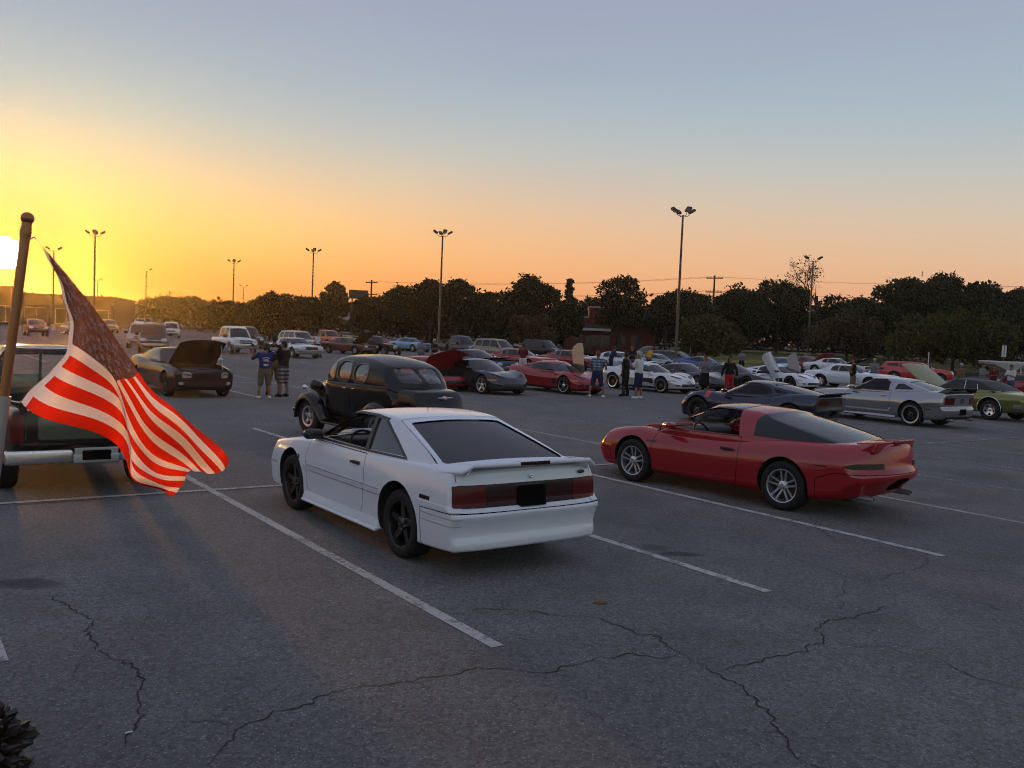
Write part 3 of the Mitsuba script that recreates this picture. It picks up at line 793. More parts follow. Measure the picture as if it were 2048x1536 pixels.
def camaro_red():
    P = dict(near=True, wb=2.568, track=.915, xf=2.43, xr=-2.50, Rf=.327, Rr=.33, wf=.245, wr=.275, rimf=.222, rimr=.222, arch=.042, arch_z=.345,
        top=[(-2.5, .965), (-2.2, .985), (-1.8, .955), (-1.2, .935), (-.4, .885), (.5, .865), (1.1, .845), (1.5, .805), (1.9, .735), (2.2, .655), (2.45, .53)],
        bot=[(-2.5, .33), (-2.1, .26), (-1.6, .20), (0, .18), (1.7, .19), (2.45, .24)],
        plan=[(-2.5, .80), (-2.1, .885), (-1.3, .93), (-.3, .90), (.6, .905), (1.284, .925), (1.9, .86), (2.45, .70)],
        sec=[(0, .90), (.15, .955), (.35, .985), (.55, 1.0), (.72, .985), (.88, .93), (1, .86)],
        nose=[(0, .10), (.25, .02), (.5, .0), (.75, .05), (1, .16)], nose_sweep=(.42, 2.2),
        tail=[(0, .22), (.18, .12), (.34, .0), (.42, .0), (.52, .045), (.75, .07), (1, .10)], tail_sweep=(.24, 2.6),
        crown=[(-2.5, .03), (-1.2, .05), (.6, .05), (1.6, .03), (2.4, .05)], fend=[(-2.4, 0.0), (-1.2, .03), (0, 0), (.9, .01), (1.35, .045), (1.9, .03), (2.3, 0)], R=.09,
        flare=[(1.284, .36, .012, .42, .22), (-1.284, .36, .015, .42, .22)],
        roof=[(-.92, 1.235), (-.6, 1.282), (-.15, 1.297), (.15, 1.275), (.28, 1.245)],
        gbase=[(-2.1, .60), (-1.4, .76), (-.6, .80), (.3, .80), (1.1, .76)], gtop=[(-1.0, .50), (-.4, .55), (.3, .54)], gzb=.86, gz=.74,
        ws=((1.18, .845), (.28, 1.245)), rs=((-2.02, .965), (-.88, 1.245)), ws_sweep=.30, rs_sweep=.10, rs_bow=.05, gR=.075, gcrown=.045, gside=.03,
        cabin=dict(x0=-1.85, x1=.95, w=.76, z=.875, floor=.28),
        side_glass=[('door_window', [(.88, .895), (.30, 1.195), (.0, 1.243), (-.42, 1.238), (-.52, .905)], None),
                    ],
        ws_poly=[(-.70, .05), (.70, .05), (.50, .92), (-.50, .92)],
        rimmat='alloy', spokes='split5',
        interior=dict(x_seat=-.32, wheel_x=.40, dash_x=.85, belt=.885, tone='seat_dark', rear=True, w=.70))
    P['split'] = door_split([(.86, .872), (.92, .60), (.90, .26), (.80, .22), (-.50, .22), (-.56, .30), (-.585, .60), (-.56, .895)])
    P['split'] += [split('hood', lambda o: top_prism([(1.16, .66), (1.9, .60), (2.2, .45), (2.2, -.45), (1.9, -.60), (1.16, -.66)], .60, 1.1, o))]
    P['split'] += [split('rear_bumper', lambda o: side_prism([(-2.7, .1), (-1.72, .1), (-1.76, .50), (-2.0, .60), (-2.7, .60)], -1.3, 1.3, o))]
    P['split'] += [split('front_bumper', lambda o: side_prism([(2.7, .1), (1.72, .1), (1.76, .42), (1.9, .52), (2.7, .52)], -1.3, 1.3, o))]
    p = []
    # T-top: black roof panels between windscreen and the red hoop behind the doors
    p += [('roof_panel', side_prism([(-.38, 1.0), (-.40, 1.255), (-.40, 1.5), (.36, 1.5), (.36, 1.19), (.28, 1.19), (.0, 1.246), (-.40, 1.241)], -1.2, 1.2), 'paint_black', .005, 'G')]
    p += [('hatch_glass', side_prism([(-.745, .93), (-.715, 1.14), (-.80, 1.235), (-.98, 1.30), (-2.3, 1.3), (-2.3, .9)], -1.2, 1.2), 'glass_opaque', .004, 'G')]
    p += patch_side('door_moulding', rect(-1.0, .92, .545, .555), 'paint_red_dark', .006)
    p += patch_side('tail_lamp', [(-2.10, .68), (-2.14, .705), (-2.24, .735), (-2.7, .742), (-2.7, .672), (-2.22, .664)], 'lens_smoke', .006, 'L', .40)
    p += patch_end('licence_plate', rect(-.16, .16, .37, .53), -2.7, -2.2, 'plate_black', .012, r=.04)
    p += patch_side('side_marker', rect(-1.90, -1.74, .66, .675), 'lens_red_dark', .004)
    p += patch_side('side_marker', rect(1.72, 1.90, .50, .54), 'lens_amber', .004)
    p += patch_end('head_lamp', [(.30, .53), (.78, .60), (.80, .70), (.34, .64)], 1.6, 2.6, 'lens_smoke', .005, True)
    p += patch_side('fender_badge', rect(1.02, .84, .655, .68), 'badge_dark', .005)
    P['patch'] = p
    ex = []
    for s in (1, -1):
        ex.append(('mirror', tm(hull([((.56, s * .86, .935), .042), ((.54, s * 1.0, .945), .046), ((.66, s * .93, .935), .042), ((.70, s * .82, .90), .025)], 18)), 'paint_red', 60))
        ex.append(('door_handle', rbox(-.50, -.30, s * .905 - .016, s * .905 + .012, .70, .735, .008), 'trim_black', 40))
    sp = [hull([((-2.12, y, .952), .012), ((-2.33, y, .982), .012), ((-2.12, y2, .968), .012), ((-2.385, y2, 1.0), .012), ((-2.30, y, .88), .02), ((-2.35, y2, .88), .02)]) for y, y2 in ((-.56, 0), (0, .56))]
    sp += [hull([((-2.12, s * .56, .952), .012), ((-2.33, s * .56, .982), .012), ((-2.30, s * .56, .88), .02), ((-2.05, s * .72, .89), .012), ((-2.20, s * .72, .88), .02)]) for s in (1, -1)]
    ex.append(('spoiler', tm(Manifold.batch_boolean(sp, m3.OpType.Add)), 'paint_red', 40))
    ex.append(('spoiler__brake_lamp', rbox(-2.402, -2.375, -.12, .12, .972, .996, .005), 'lens_red_dark', False))
    ex.append(('hood_scoop', tm(hull([((1.05, .22, .868), .04), ((1.05, -.22, .868), .04), ((1.5, .26, .82), .02), ((1.5, -.26, .82), .02), ((1.85, .2, .735), .01), ((1.85, -.2, .735), .01)], 14)), 'paint_red', 50))
    for s in (1, -1):
        ex.append(('exhaust_tip', lathe([(.028, 0), (.038, 0), (.038, .5), (.028, .5), (.028, 0)], 18, 'x').apply_translation((-2.36, s * .52, .285)), 'steel', 40))
    ex.append(('targa_strap', tm(hull([((-.15, -.15, 1.16), .025), ((.30, -.30, .98), .03)])), 'seat_tan', 40))
    P['extra'] = ex
    return P
RED_CAMARO = camaro_red()
build_car('sports_coupe', RED_CAMARO, (3.411, 13.221, 131.9), 'large red coupe with black roof panels and silver split-spoke wheels, nearest red car', 'paint_red', 'car')

def mustang_silver():
    P = dict(near=True, wb=2.72, track=.92, xf=2.33, xr=-2.44, Rf=.345, Rr=.35, wf=.25, wr=.275, rimf=.25, rimr=.255, arch=.05, arch_z=.37,
        top=[(-2.44, 1.06), (-2.2, 1.085), (-1.8, 1.075), (-1.2, 1.045), (-.4, .985), (.7, .97), (1.0, .965), (1.6, .925), (2.1, .865), (2.33, .80)],
        bot=[(-2.44, .28), (-1.7, .22), (0, .20), (1.7, .20), (2.33, .24)],
        plan=[(-2.44, .85), (-1.9, .92), (-1.3, .93), (0, .915), (1.3, .925), (1.9, .885), (2.33, .78)],
        sec=[(0, .92), (.15, .965), (.35, .985), (.6, 1.0), (.75, .985), (.9, .945), (1, .89)],
        nose=[(0, .08), (.3, .03), (.6, .03), (.85, .0), (1, .03)], nose_sweep=(.24, 2.4),
        tail=[(0, .12), (.12, .05), (.25, .0), (.38, .0), (.46, .05), (.75, .04), (.95, .0), (1, .03)], tail_sweep=(.12, 3.2),
        crown=[(-2.4, .04), (0, .04), (1.0, .05), (2.3, .06)], R=.07,
        flare=[(1.36, .42, .035, .34, .28), (-1.36, .44, .045, .38, .30)],
        roof=[(-1.0, 1.315), (-.6, 1.375), (-.2, 1.39), (.1, 1.372), (.24, 1.335)],
        gbase=[(-1.9, .66), (-1.2, .77), (-.5, .80), (.9, .78)], gtop=[(-1.1, .52), (-.3, .585), (.3, .575)], gzb=.97, gz=.84,
        ws=((.95, .965), (.24, 1.335)), rs=((-1.88, 1.065), (-.98, 1.32)), ws_sweep=.24, rs_sweep=.06, rs_bow=.04, gR=.07, gcrown=.045, gside=.025,
        cabin=dict(x0=-1.7, x1=.8, w=.76, z=.99, floor=.3),
        side_glass=[('door_window', [(.72, 1.0), (.22, 1.27), (-.02, 1.322), (-.40, 1.325), (-.56, 1.25), (-.56, 1.005)], 'glass_black'),
                    ('quarter_window', [(-.74, 1.04), (-.80, 1.20), (-.95, 1.22), (-1.28, 1.10), (-1.30, 1.065)], 'glass_opaque')],
        ws_poly=[(-.68, .06), (.68, .06), (.54, .92), (-.54, .92)],
        rs_poly=[(-.58, .08), (.58, .08), (.48, .94), (-.48, .94)], rs_tint='glass_opaque',
        rimmat='alloy_dark', spokes='twin5', lip='alloy',
        interior=dict(x_seat=-.3, wheel_x=.36, dash_x=.75, belt=.98))
    P['split'] = door_split([(.78, .955), (.84, .70), (.80, .36), (.70, .30), (-.50, .30), (-.62, .40), (-.68, .62), (-.66, .985)])
    P['split'] += [split('hood', lambda o: top_prism([(.98, .68), (2.2, .60), (2.2, -.60), (.98, -.68)], .78, 1.2, o))]
    P['split'] += [split('trunk_lid', lambda o: top_prism([(-1.86, .62), (-2.6, .66), (-2.6, -.66), (-1.86, -.62)], .84, 1.2, o))]
    P['split'] += [split('rear_bumper', lambda o: side_prism([(-2.7, .1), (-1.78, .1), (-1.80, .64), (-2.7, .66)], -1.3, 1.3, o))]
    p = []
    for s in (1, -1):
        y0, y1 = (.42, .80)
        for k, (a, b_) in enumerate(((.66, .80), (.535, .65), (.41, .525))):
            p.append(('tail_lamp', end_prism([(s * a, .70), (s * b_, .70), (s * b_, .90), (s * a, .90)][::s], -2.7, -2.2, r=.015), 'lens_red', .006, 'L'))
    p += patch_end('trunk_emblem', rect(-.10, .10, .74, .88), -2.7, -2.2, 'badge_dark', .005, r=.05)
    p += patch_end('licence_plate', rect(-.17, .17, .40, .58), -2.7, -2.2, 'plate_black', .012, r=.03)
    p += patch_end('rear_valance', rect(-.70, .70, .25, .35), -2.7, -2.2, 'trim_black', .006)
    p += patch_side('side_marker', rect(-1.96, -1.78, .53, .555), 'trim_black', .005)
    p += patch_side('rocker_moulding', [(.80, .375), (.80, .41), (-.62, .41), (-.70, .50), (-.74, .49), (-.66, .375)], 'paint_silver_light', .014)
    p += patch_end('head_lamp', rect(.42, .66, .58, .74), 1.7, 2.6, 'lens_clear', .006, True, .05)
    p += patch_side('window_trim', [(.80, .975), (.72, 1.0), (-.56, 1.006), (-.62, 1.0), (-.60, .985)], 'trim_black', .005, 'G')
    P['patch'] = p
    ex = []
    for s in (1, -1):
        ex.append(('mirror', tm(hull([((.58, s * .88, 1.03), .06), ((.56, s * 1.02, 1.04), .06), ((.68, s * .95, 1.03), .05), ((.70, s * .86, .99), .03)], 18)), 'paint_silver', 60))
        ex.append(('door_handle', rbox(-.52, -.36, s * .915 - .012, s * .915 + .014, .83, .86, .008), 'paint_silver_light', 40))
        ex.append(('side_skirt', tm(hull([((.84, s * .86, .215), .03), ((-.84, s * .87, .215), .03), ((.84, s * .80, .32), .03), ((-.84, s * .82, .34), .03)])), 'paint_silver', 40))
        ex.append(('exhaust_tip', lathe([(.03, 0), (.04, 0), (.04, .2), (.03, .2), (.03, 0)], 18, 'x').apply_translation((-2.46, s * .55, .26)), 'steel', 40))
    sp = [hull([((-2.22, y, 1.11), .018), ((-2.48, y, 1.165), .012), ((-2.16, y, 1.10), .012), ((-2.22, y2, 1.125), .018), ((-2.48, y2, 1.185), .012), ((-2.16, y2, 1.11), .012)]) for y, y2 in ((-.66, 0), (0, .66))]
    sp += [hull([((-2.22, s * .64, 1.11), .02), ((-2.48, s * .66, 1.165), .012), ((-2.08, s * .76, 1.04), .015), ((-2.36, s * .77, 1.05), .015)]) for s in (1, -1)]
    ex.append(('spoiler', tm(Manifold.batch_boolean(sp, m3.OpType.Add)), 'trim_black', 40))
    ex.append(('hood_scoop', tm(hull([((1.05, .2, .985), .04), ((1.05, -.2, .985), .04), ((1.55, .2, .93), .02), ((1.55, -.2, .93), .02)], 14)), 'paint_silver', 50))
    P['extra'] = ex
    return P
SILVER_MUSTANG = mustang_silver()
build_car('sports_coupe', SILVER_MUSTANG, (11.64, 27.74, 126), 'silver coupe with flared arches and a black rear spoiler, beside the green coupe', 'paint_silver', 'car')

def vette7(near=True, paintname='paint_blue', rim='alloy_black', open_doors=False):
    P = dict(near=near, nearwheel=True, wb=2.71, track=.925, xf=2.28, xr=-2.20, Rf=.335, Rr=.345, wf=.25, wr=.30, rimf=.245, rimr=.255, arch=.045, arch_z=.36,
        top=[(-2.2, .94), (-2.0, .965), (-1.6, .94), (-1.0, .90), (0, .835), (.6, .83), (.95, .82), (1.4, .79), (1.8, .70), (2.1, .60), (2.28, .50)],
        bot=[(-2.2, .36), (-1.9, .22), (0, .16), (1.8, .16), (2.28, .22)],
        plan=[(-2.2, .80), (-1.9, .90), (-1.355, .94), (-.6, .90), (.3, .87), (.9, .885), (1.355, .935), (1.9, .86), (2.28, .66)],
        sec=[(0, .90), (.15, .95), (.35, .965), (.6, 1.0), (.75, .985), (.9, .92), (1, .85)],
        nose=[(0, .06), (.25, .0), (.5, .0), (.75, .08), (1, .22)], nose_sweep=(.42, 2.2),
        tail=[(0, .22), (.2, .12), (.4, .03), (.55, .05), (.8, .04), (1, .0)], tail_sweep=(.16, 2.8),
        crown=[(-2.2, .03), (-1.3, .06), (.5, .05), (2.2, .05)], fend=[(-2.2, 0), (-1.4, .09), (-.6, .03), (.5, .02), (1.3, .10), (1.85, .07), (2.2, .0)], R=.08,
        roof=[(-.75, 1.185), (-.45, 1.225), (-.15, 1.235), (.1, 1.215), (.22, 1.185)],
        gbase=[(-2.0, .50), (-1.2, .68), (-.5, .76), (.9, .74)], gtop=[(-.9, .50), (-.3, .545), (.3, .53)], gzb=.83, gz=.72,
        ws=((.95, .82), (.22, 1.185)), rs=((-1.95, .945), (-.72, 1.19)), ws_sweep=.30, rs_sweep=.12, rs_bow=.06, gR=.08, gcrown=.05, gside=.03,
        cabin=dict(x0=-1.5, x1=.75, w=.72, z=.85, floor=.25),
        side_glass=[('door_window', [(.70, .875), (.20, 1.12), (-.05, 1.17), (-.35, 1.165), (-.70, 1.06), (-.78, .93), (-.50, .89)], 'glass_black'),
                    ('quarter_window', [(-.86, .945), (-.80, 1.045), (-1.15, .985), (-1.2, .96)], 'glass_black')],
        ws_poly=[(-.66, .06), (.66, .06), (.48, .92), (-.48, .92)], ws_tint='glass_tint',
        rs_poly=[(-.42, .10), (.42, .10), (.40, .94), (-.40, .94)], rs_tint='glass_black', rs_name='hatch_glass',
        rimmat=rim, spokes='twin5', interior=dict(x_seat=-.45, wheel_x=.25, dash_x=.62, belt=.85, rear=False, w=.66))
    P['split'] = door_split([(.62, .855), (.66, .62), (.60, .30), (.50, .24), (-.62, .24), (-.74, .36), (-.80, .60), (-.74, .90)])
    P['split'] += [split('hood', lambda o: top_prism([(.95, .58), (1.9, .56), (2.1, .30), (2.1, -.30), (1.9, -.56), (.95, -.58)], .58, 1.1, o))]
    P['split'] += [split('rear_bumper', lambda o: side_prism([(-2.5, .1), (-1.80, .1), (-1.80, .60), (-2.5, .62)], -1.3, 1.3, o))]
    p = []
    for s in (1, -1):
        for a, b_ in ((.50, .66), (.30, .47)) if 0 else ((.34, .74),):
            p.append(('tail_lamp', end_prism([(s * a, .70), (s * b_, .72), (s * (b_ - .02), .84), (s * (a + .03), .83)][::s], -2.6, -1.8, r=.02), 'lens_red', .008, 'L'))
    p += patch_end('tail_panel', rect(-.80, .80, .56, .885), -2.6, -1.95, 'trim_black', .004, r=.04)
    p += patch_end('rear_diffuser', rect(-.72, .72, .30, .46), -2.6, -1.95, 'trim_black', .006)
    p += patch_end('licence_plate', rect(-.17, .17, .42, .57), -2.6, -1.95, 'plate_black', .012, r=.03)
    p += patch_side('fender_vent', [(.80, .62), (.95, .66), (.66, .54), (.60, .46)], 'trim_black', .006)
    p += patch_side('lower_sill', rect(-.95, .95, .17, .25), 'trim_black', .01)
    p += patch_side('head_lamp', [(1.80, .68), (1.55, .76), (1.60, .80), (1.95, .68), (2.05, .60)], 'lens_clear', .006)
    p += patch_side('side_marker', rect(1.72, 1.95, .52, .56), 'lens_amber', .006)
    p += patch_end('grille', rect(-.42, .42, .33, .47), 1.8, 2.6, 'trim_black', .005)
    p += patch_end('front_splitter', rect(-.9, .9, .15, .22), 1.6, 2.6, 'trim_black', .02)
    P['patch'] = p
    ex = []
    for s in (1, -1):
        ex.append(('mirror', tm(hull([((.52, s * .84, .92), .045), ((.50, s * .98, .93), .045), ((.60, s * .90, .92), .04), ((.62, s * .80, .88), .025)], 14)), paintname, 60))
    sp = hull([((-2.05, -.70, .97), .012), ((-2.26, -.74, 1.02), .010), ((-2.05, .70, .97), .012), ((-2.26, .74, 1.02), .010), ((-2.15, 0, 1.0), .01), ((-2.28, 0, 1.03), .01)])
    ex.append(('spoiler', tm(sp), 'trim_black', 40))
    for y in (-.2, -.07, .07, .2):
        ex.append(('exhaust_tip', lathe([(.03, 0), (.042, 0), (.042, .16), (.03, .16), (.03, 0)], 16, 'x').apply_translation((-2.16, y, .33)), 'steel', 40))
    P['extra'] = ex
    return P
BLUE_VETTE = vette7()
BLUE_VETTE['patch'] += patch_side('fender_stripe', [(1.02, .70), (1.16, .70), (1.10, 1.0), (.98, 1.0)], 'paint_red_bright', .004)
build_car('sports_coupe', BLUE_VETTE, (6.75, 24.4, 137), 'dark blue low sports coupe with black wheels and red fender stripes behind the red coupe', 'paint_blue', 'car')

def chevelle():
    P = dict(near=True, wb=2.845, track=.93, xf=2.45, xr=-2.58, Rf=.345, Rr=.35, wf=.22, wr=.24, rimf=.195, rimr=.195, arch=.055, arch_z=.37,
        top=[(-2.58, .90), (-2.2, .945), (-1.6, .965), (-1.0, .955), (0, .93), (.9, .935), (1.6, .915), (2.3, .865), (2.45, .82)],
        bot=[(-2.58, .36), (-2.0, .28), (0, .24), (1.7, .26), (2.45, .34)],
        plan=[(-2.58, .84), (-1.9, .93), (-1.3, .955), (0, .93), (1.3, .95), (2.0, .93), (2.45, .88)],
        sec=[(0, .86), (.15, .93), (.4, .975), (.65, 1.0), (.85, .985), (1, .90)],
        nose=[(0, .10), (.3, .03), (.6, .02), (1, .06)], nose_sweep=(.08, 3), tail=[(0, .10), (.3, .02), (.5, .0), (.8, .02), (1, .10)], tail_sweep=(.10, 3),
        crown=[(-2.5, .04), (0, .05), (1.0, .05), (2.4, .04)], R=.08, flare=[(-1.42, .62, .03, .5, .25), (1.42, .62, .02, .5, .25)],
        roof=[(-1.0, 1.285), (-.6, 1.33), (-.2, 1.345), (.05, 1.335), (.2, 1.31)],
        gbase=[(-2.0, .70), (-1.2, .80), (-.5, .83), (.9, .80)], gtop=[(-1.1, .58), (-.3, .63), (.3, .61)], gzb=.93, gz=.80,
        ws=((.85, .935), (.2, 1.31)), rs=((-1.72, .965), (-1.02, 1.285)), ws_sweep=.22, rs_sweep=.10, gR=.07, gcrown=.04,
        cabin=dict(x0=-1.5, x1=.75, w=.78, z=.95, floor=.3),
        side_glass=[('door_window', [(.62, .965), (.18, 1.275), (-.38, 1.285), (-.42, .965)], None),
                    ('quarter_window', [(-.455, .965), (-.42, 1.283), (-.66, 1.272), (-.84, 1.18), (-.92, .97)], 'glass_opaque')],
        ws_poly=[(-.70, .06), (.70, .06), (.58, .93), (-.58, .93)], rs_poly=[(-.62, .08), (.62, .08), (.52, .9), (-.52, .9)], rs_tint='glass_bright',
        rimmat='chrome', spokes='rally', interior=dict(x_seat=-.3, wheel_x=.32, dash_x=.65, belt=.94, headrest=False))
    P['split'] = door_split([(.72, .92), (.76, .60), (.72, .32), (-.42, .32), (-.50, .40), (-.50, .935)])
    P['hood_open'] = ([(.92, .78), (2.36, .74), (2.36, -.74), (.92, -.78)], .80, (.92, .93), -38, 'paint_green_gold', 'hood_liner_pale')
    p = []
    p += [('vinyl_roof', Manifold.cube((4, 4, 2), True).translate((-.2, 0, 1.995)) - side_prism([(.9, .9), (.9, 1.5), (.36, 1.5), (.36, 1.275), (.62, .965)], -2, 2) , 'roof_vinyl', .004, 'G')]
    p += patch_end('tail_lamp', rect(.40, .80, .58, .70), -2.8, -2.3, 'lens_red', .006, True)
    p += patch_end('rear_bumper', rect(-.93, .93, .46, .57), -2.8, -2.2, 'chrome', .03)
    p += patch_end('front_bumper', rect(-.93, .93, .42, .54), 2.2, 2.8, 'chrome', .03)
    p += patch_end('head_lamp', rect(.50, .80, .60, .76), 2.2, 2.8, 'lens_clear', .006, True, .06)
    p += patch_end('grille', rect(-.46, .46, .58, .78), 2.2, 2.8, 'trim_black', .004)
    p += patch_side('sill_trim', rect(-1.0, 1.0, .265, .30), 'chrome', .008)
    p += patch_side('window_trim', [(-.44, .965), (-.40, 1.283), (-.42, 1.283), (-.46, .965)], 'chrome', .006, 'G')
    p += patch_side('window_trim', [(-.90, .965), (-.83, 1.18), (-.85, 1.18), (-.93, .965)], 'chrome', .006, 'G')
    P['patch'] = p
    ex = [('engine', cat([rbox(1.2, 1.9, -.30, .30, .50, .84, .05), rbox(1.35, 1.75, -.2, .2, .80, .93, .06), lathe([(0, 0), (.2, 0), (.21, .06), (0, .08)], 20).apply_translation((1.55, 0, .93))]), 'steel', 40)]
    for s in (1, -1):
        ex.append(('arch_trim', tube([[-1.42 + .415 * math.cos(a), s * (.965), .37 + .415 * math.sin(a)] for a in np.linspace(-.1, PI + .1, 26)], .012, 6), 'chrome', 40))
        ex.append(('arch_trim', tube([[1.42 + .40 * math.cos(a), s * (.962), .37 + .40 * math.sin(a)] for a in np.linspace(-.1, PI + .1, 26)], .012, 6), 'chrome', 40))
        ex.append(('door_handle', rbox(-.40, -.26, s * .935 - .012, s * .935 + .016, .80, .825, .008), 'chrome', 40))
    ex.append(('mirror', tm(hull([((.52, .93, 1.0), .045), ((.58, .97, 1.0), .04), ((.58, .90, .95), .02)], 14)), 'chrome', 60))
    P['extra'] = ex
    return P
mat('hood_liner_pale', (.16, .20, .17), .5)
CHEVELLE = chevelle()
build_car('classic_coupe', CHEVELLE, (16.09, 31.64, 122), 'olive green classic coupe with black vinyl roof and its hood propped open', 'paint_green_gold', 'car')
# ------------------------------------------------------------------ the black 1930s sedan
def fender_mesh(xc, R0, y0, y1, a0, a1, tail=None, top=.05):
    """A pontoon fender: a rounded channel swept over the wheel."""
    secs = []
    ang = np.radians(np.linspace(a0, a1, 26))
    for i, a in enumerate(ang):
        t = i / (len(ang) - 1)
        r = R0
        cx, cz = xc + r * math.cos(a), .37 + r * math.sin(a)
        secs.append((cx, cz, a, 1.0))
    if tail:
        for (x, z, a) in tail: secs.append((x, z, math.radians(a), 1.0))
    prof = []
    ym, hw = (y0 + y1) / 2, abs(y1 - y0) / 2
    for q in np.linspace(-PI / 2, PI / 2, 11):
        prof.append((ym + hw * math.sin(q), .13 * (math.cos(q) ** .75) - .10))
    outer, inner = [], []
    for cx, cz, a, k in secs:
        n = np.array([math.cos(a), 0, math.sin(a)])
        for dst, dr_ in ((outer, 0.0), (inner, -.02)):
            dst.append([np.array([cx, 0, cz]) + n * (h + dr_) + np.array([0, ym + (y - ym) * (1 if dr_ == 0 else .97), 0]) for y, h in prof])
    O, I = np.array(outer), np.array(inner)
    m, k = O.shape[:2]
    v = np.vstack([O.reshape(-1, 3), I.reshape(-1, 3)])
    f = []
    idx = lambda L, i, j: L * m * k + i * k + j
    for i in range(m - 1):
        for j in range(k - 1):
            a, b, c, d = idx(0, i, j), idx(0, i + 1, j), idx(0, i + 1, j + 1), idx(0, i, j + 1)
            f += [[a, b, c], [a, c, d]]
            a, b, c, d = idx(1, i, j), idx(1, i + 1, j), idx(1, i + 1, j + 1), idx(1, i, j + 1)
            f += [[a, c, b], [a, d, c]]
        for j in (0, k - 1):
            a, b, c, d = idx(0, i, j), idx(0, i + 1, j), idx(1, i + 1, j), idx(1, i, j)
            f += [[a, b, c], [a, c, d]]
    for i in (0, m - 1):
        for j in range(k - 1):
            a, b, c, d = idx(0, i, j), idx(0, i, j + 1), idx(1, i, j + 1), idx(1, i, j)
            f += [[a, b, c], [a, c, d]]
    t = trimesh.Trimesh(v, np.array(f), process=False)
    t.fix_normals()
    return t

def build_sedan(pose):
    key = thing('vintage_sedan', 'black 1930s sedan with round pontoon fenders and arched side windows behind the white hatchback', 'car')
    M = place(*pose); pt = 'paint_black_warm'
    K = lambda part, m, b, **kw: put(key + '__' + part, m, b, M, **kw)
    P = dict(xf=.72, xr=-2.02, top=[(-2.0, 1.16), (-1.6, 1.22), (0, 1.20), (.72, 1.16)], bot=[(-2.0, .50), (-1.2, .42), (.72, .40)],
        plan=[(-2.0, .60), (-1.5, .70), (-.6, .765), (.2, .755), (.72, .64)], sec=[(0, .86), (.3, .96), (.65, 1.0), (1, .97)],
        nose=[(0, 0), (1, .03)], nose_sweep=(.05, 2), tail=[(0, .10), (.3, .0), (.6, .03), (1, .24)], tail_sweep=(.22, 2.2), crown=[(0, .01)], R=.12,
        roof=[(-1.62, 1.42), (-1.4, 1.545), (-1.0, 1.64), (-.5, 1.685), (.0, 1.675), (.3, 1.62), (.42, 1.56)],
        gbase=[(-1.95, .58), (-1.5, .68), (-.6, .745), (.2, .735), (.72, .63)], gtop=[(-1.5, .50), (-.5, .58), (.42, .54)], gz=1.02, gzb=1.1,
        ws=((.70, 1.12), (.42, 1.56)), rs=((-1.95, 1.10), (-1.60, 1.44)), ws_sweep=.10, rs_sweep=.20, rs_bow=.05, gR=.13, gcrown=.07, gside=.05)
    LW, GW = body_warp(P, .9), house_warp(P, 1.0)
    body = LW.solid() + GW.solid()
    inner = GW.solid(-.04, False) - Manifold.cube((6, 4, 2)).translate((-3, -2, -.85))
    body = body - inner - Manifold.cube((2.2, 1.2, .78)).translate((-1.6, -.6, .45))
    def arch_win(x0, x1, z0, z1, r):
        cs = CrossSection([rect(x0, x1, z0, z1)]).offset(-r, m3.JoinType.Round, 2., 24).offset(r, m3.JoinType.Round, 2., 24)
        return [tuple(p) for p in cs.to_polygons()[0]]
    wins = [('side_window', arch_win(.13, .50, 1.17, 1.50, .09)), ('side_window', arch_win(-.46, .03, 1.17, 1.535, .16)), ('side_window', arch_win(-1.02, -.58, 1.17, 1.51, .15))]
    Gs = GW.solid(-.012); GF = GW.solid(.012) - GW.solid(-.03, False)
    for part, poly in wins:
        for s in (1, -1):
            pr = side_prism(poly, s * .3, s * 1.2); body = body - pr
            K(part, faces(Gs ^ pr, 'skin'), 'glass_clear')
            ring = side_prism(poly, s * .3, s * 1.2, .022) - pr
            K('window_frame', faces(GF ^ ring, 'all'), 'trim_warm')
    for s in (1, -1):
        pr = end_prism(rect(min(s * .03, s * .47), max(s * .03, s * .47), 1.215, 1.475), -2.6, -1.2, r=.08); body = body - pr
        K('rear_window', faces(Gs ^ pr, 'skin'), 'glass_clear')
        pr = end_prism(rect(min(s * .03, s * .48), max(s * .03, s * .48), 1.20, 1.50), .2, 1.2, r=.05); body = body - pr
        K('windscreen', faces(Gs ^ pr, 'skin'), 'glass_clear')
    for x in (1.05, -1.45):
        for s in (1, -1): body = body - ycyl(x, .37, .43, s * .5, s * 1.2, 48)
    doors = [[(.50, 1.08), (.56, .60), (.50, .46), (-.44, .46), (-.48, .6), (-.44, 1.08)], [(-.52, 1.08), (-.52, .56), (-.80, .56), (-1.05, .80), (-1.06, 1.08)]]
    for d in doors:
        for s in (1, -1):
            pi, po = side_prism(d, s * .45, s * 1.2, -.004), side_prism(d, s * .45, s * 1.2, .004)
            K('door', faces(body ^ pi, 'all'), pt); body = body - po
    K('body', faces(body, 'skin'), pt); K('lining', faces(body, 'cut'), 'lining')
    # bonnet, grille shell and trunk: warped boxes of their own
    B = body_warp(dict(xf=1.72, xr=.66, top=[(.66, 1.165), (1.72, 1.06)], bot=[(.66, .50), (1.72, .52)], plan=[(.66, .60), (1.2, .43), (1.72, .27)], sec=[(0, .9), (.5, 1), (.8, .97), (1, .80)], nose=[(0, .06), (.4, 0), (1, .10)], nose_sweep=(.16, 2), tail_sweep=(0, 2), crown=[(0, .10)], R=.11), .8)
    louv = Manifold.batch_boolean([Manifold.cube((.5, 2, .012)).translate((.85, -1, .80 + .045 * k)) for k in range(4)], m3.OpType.Add)
    bs = B.solid() - (louv - B.solid(-.012, False))
    K('bonnet', faces(bs, 'all'), pt)
    g = B.solid(.01) ^ (Manifold.cube((.5, .44, .50)).translate((1.45, -.22, .54)))
    K('grille', faces(g, 'all'), 'chrome')
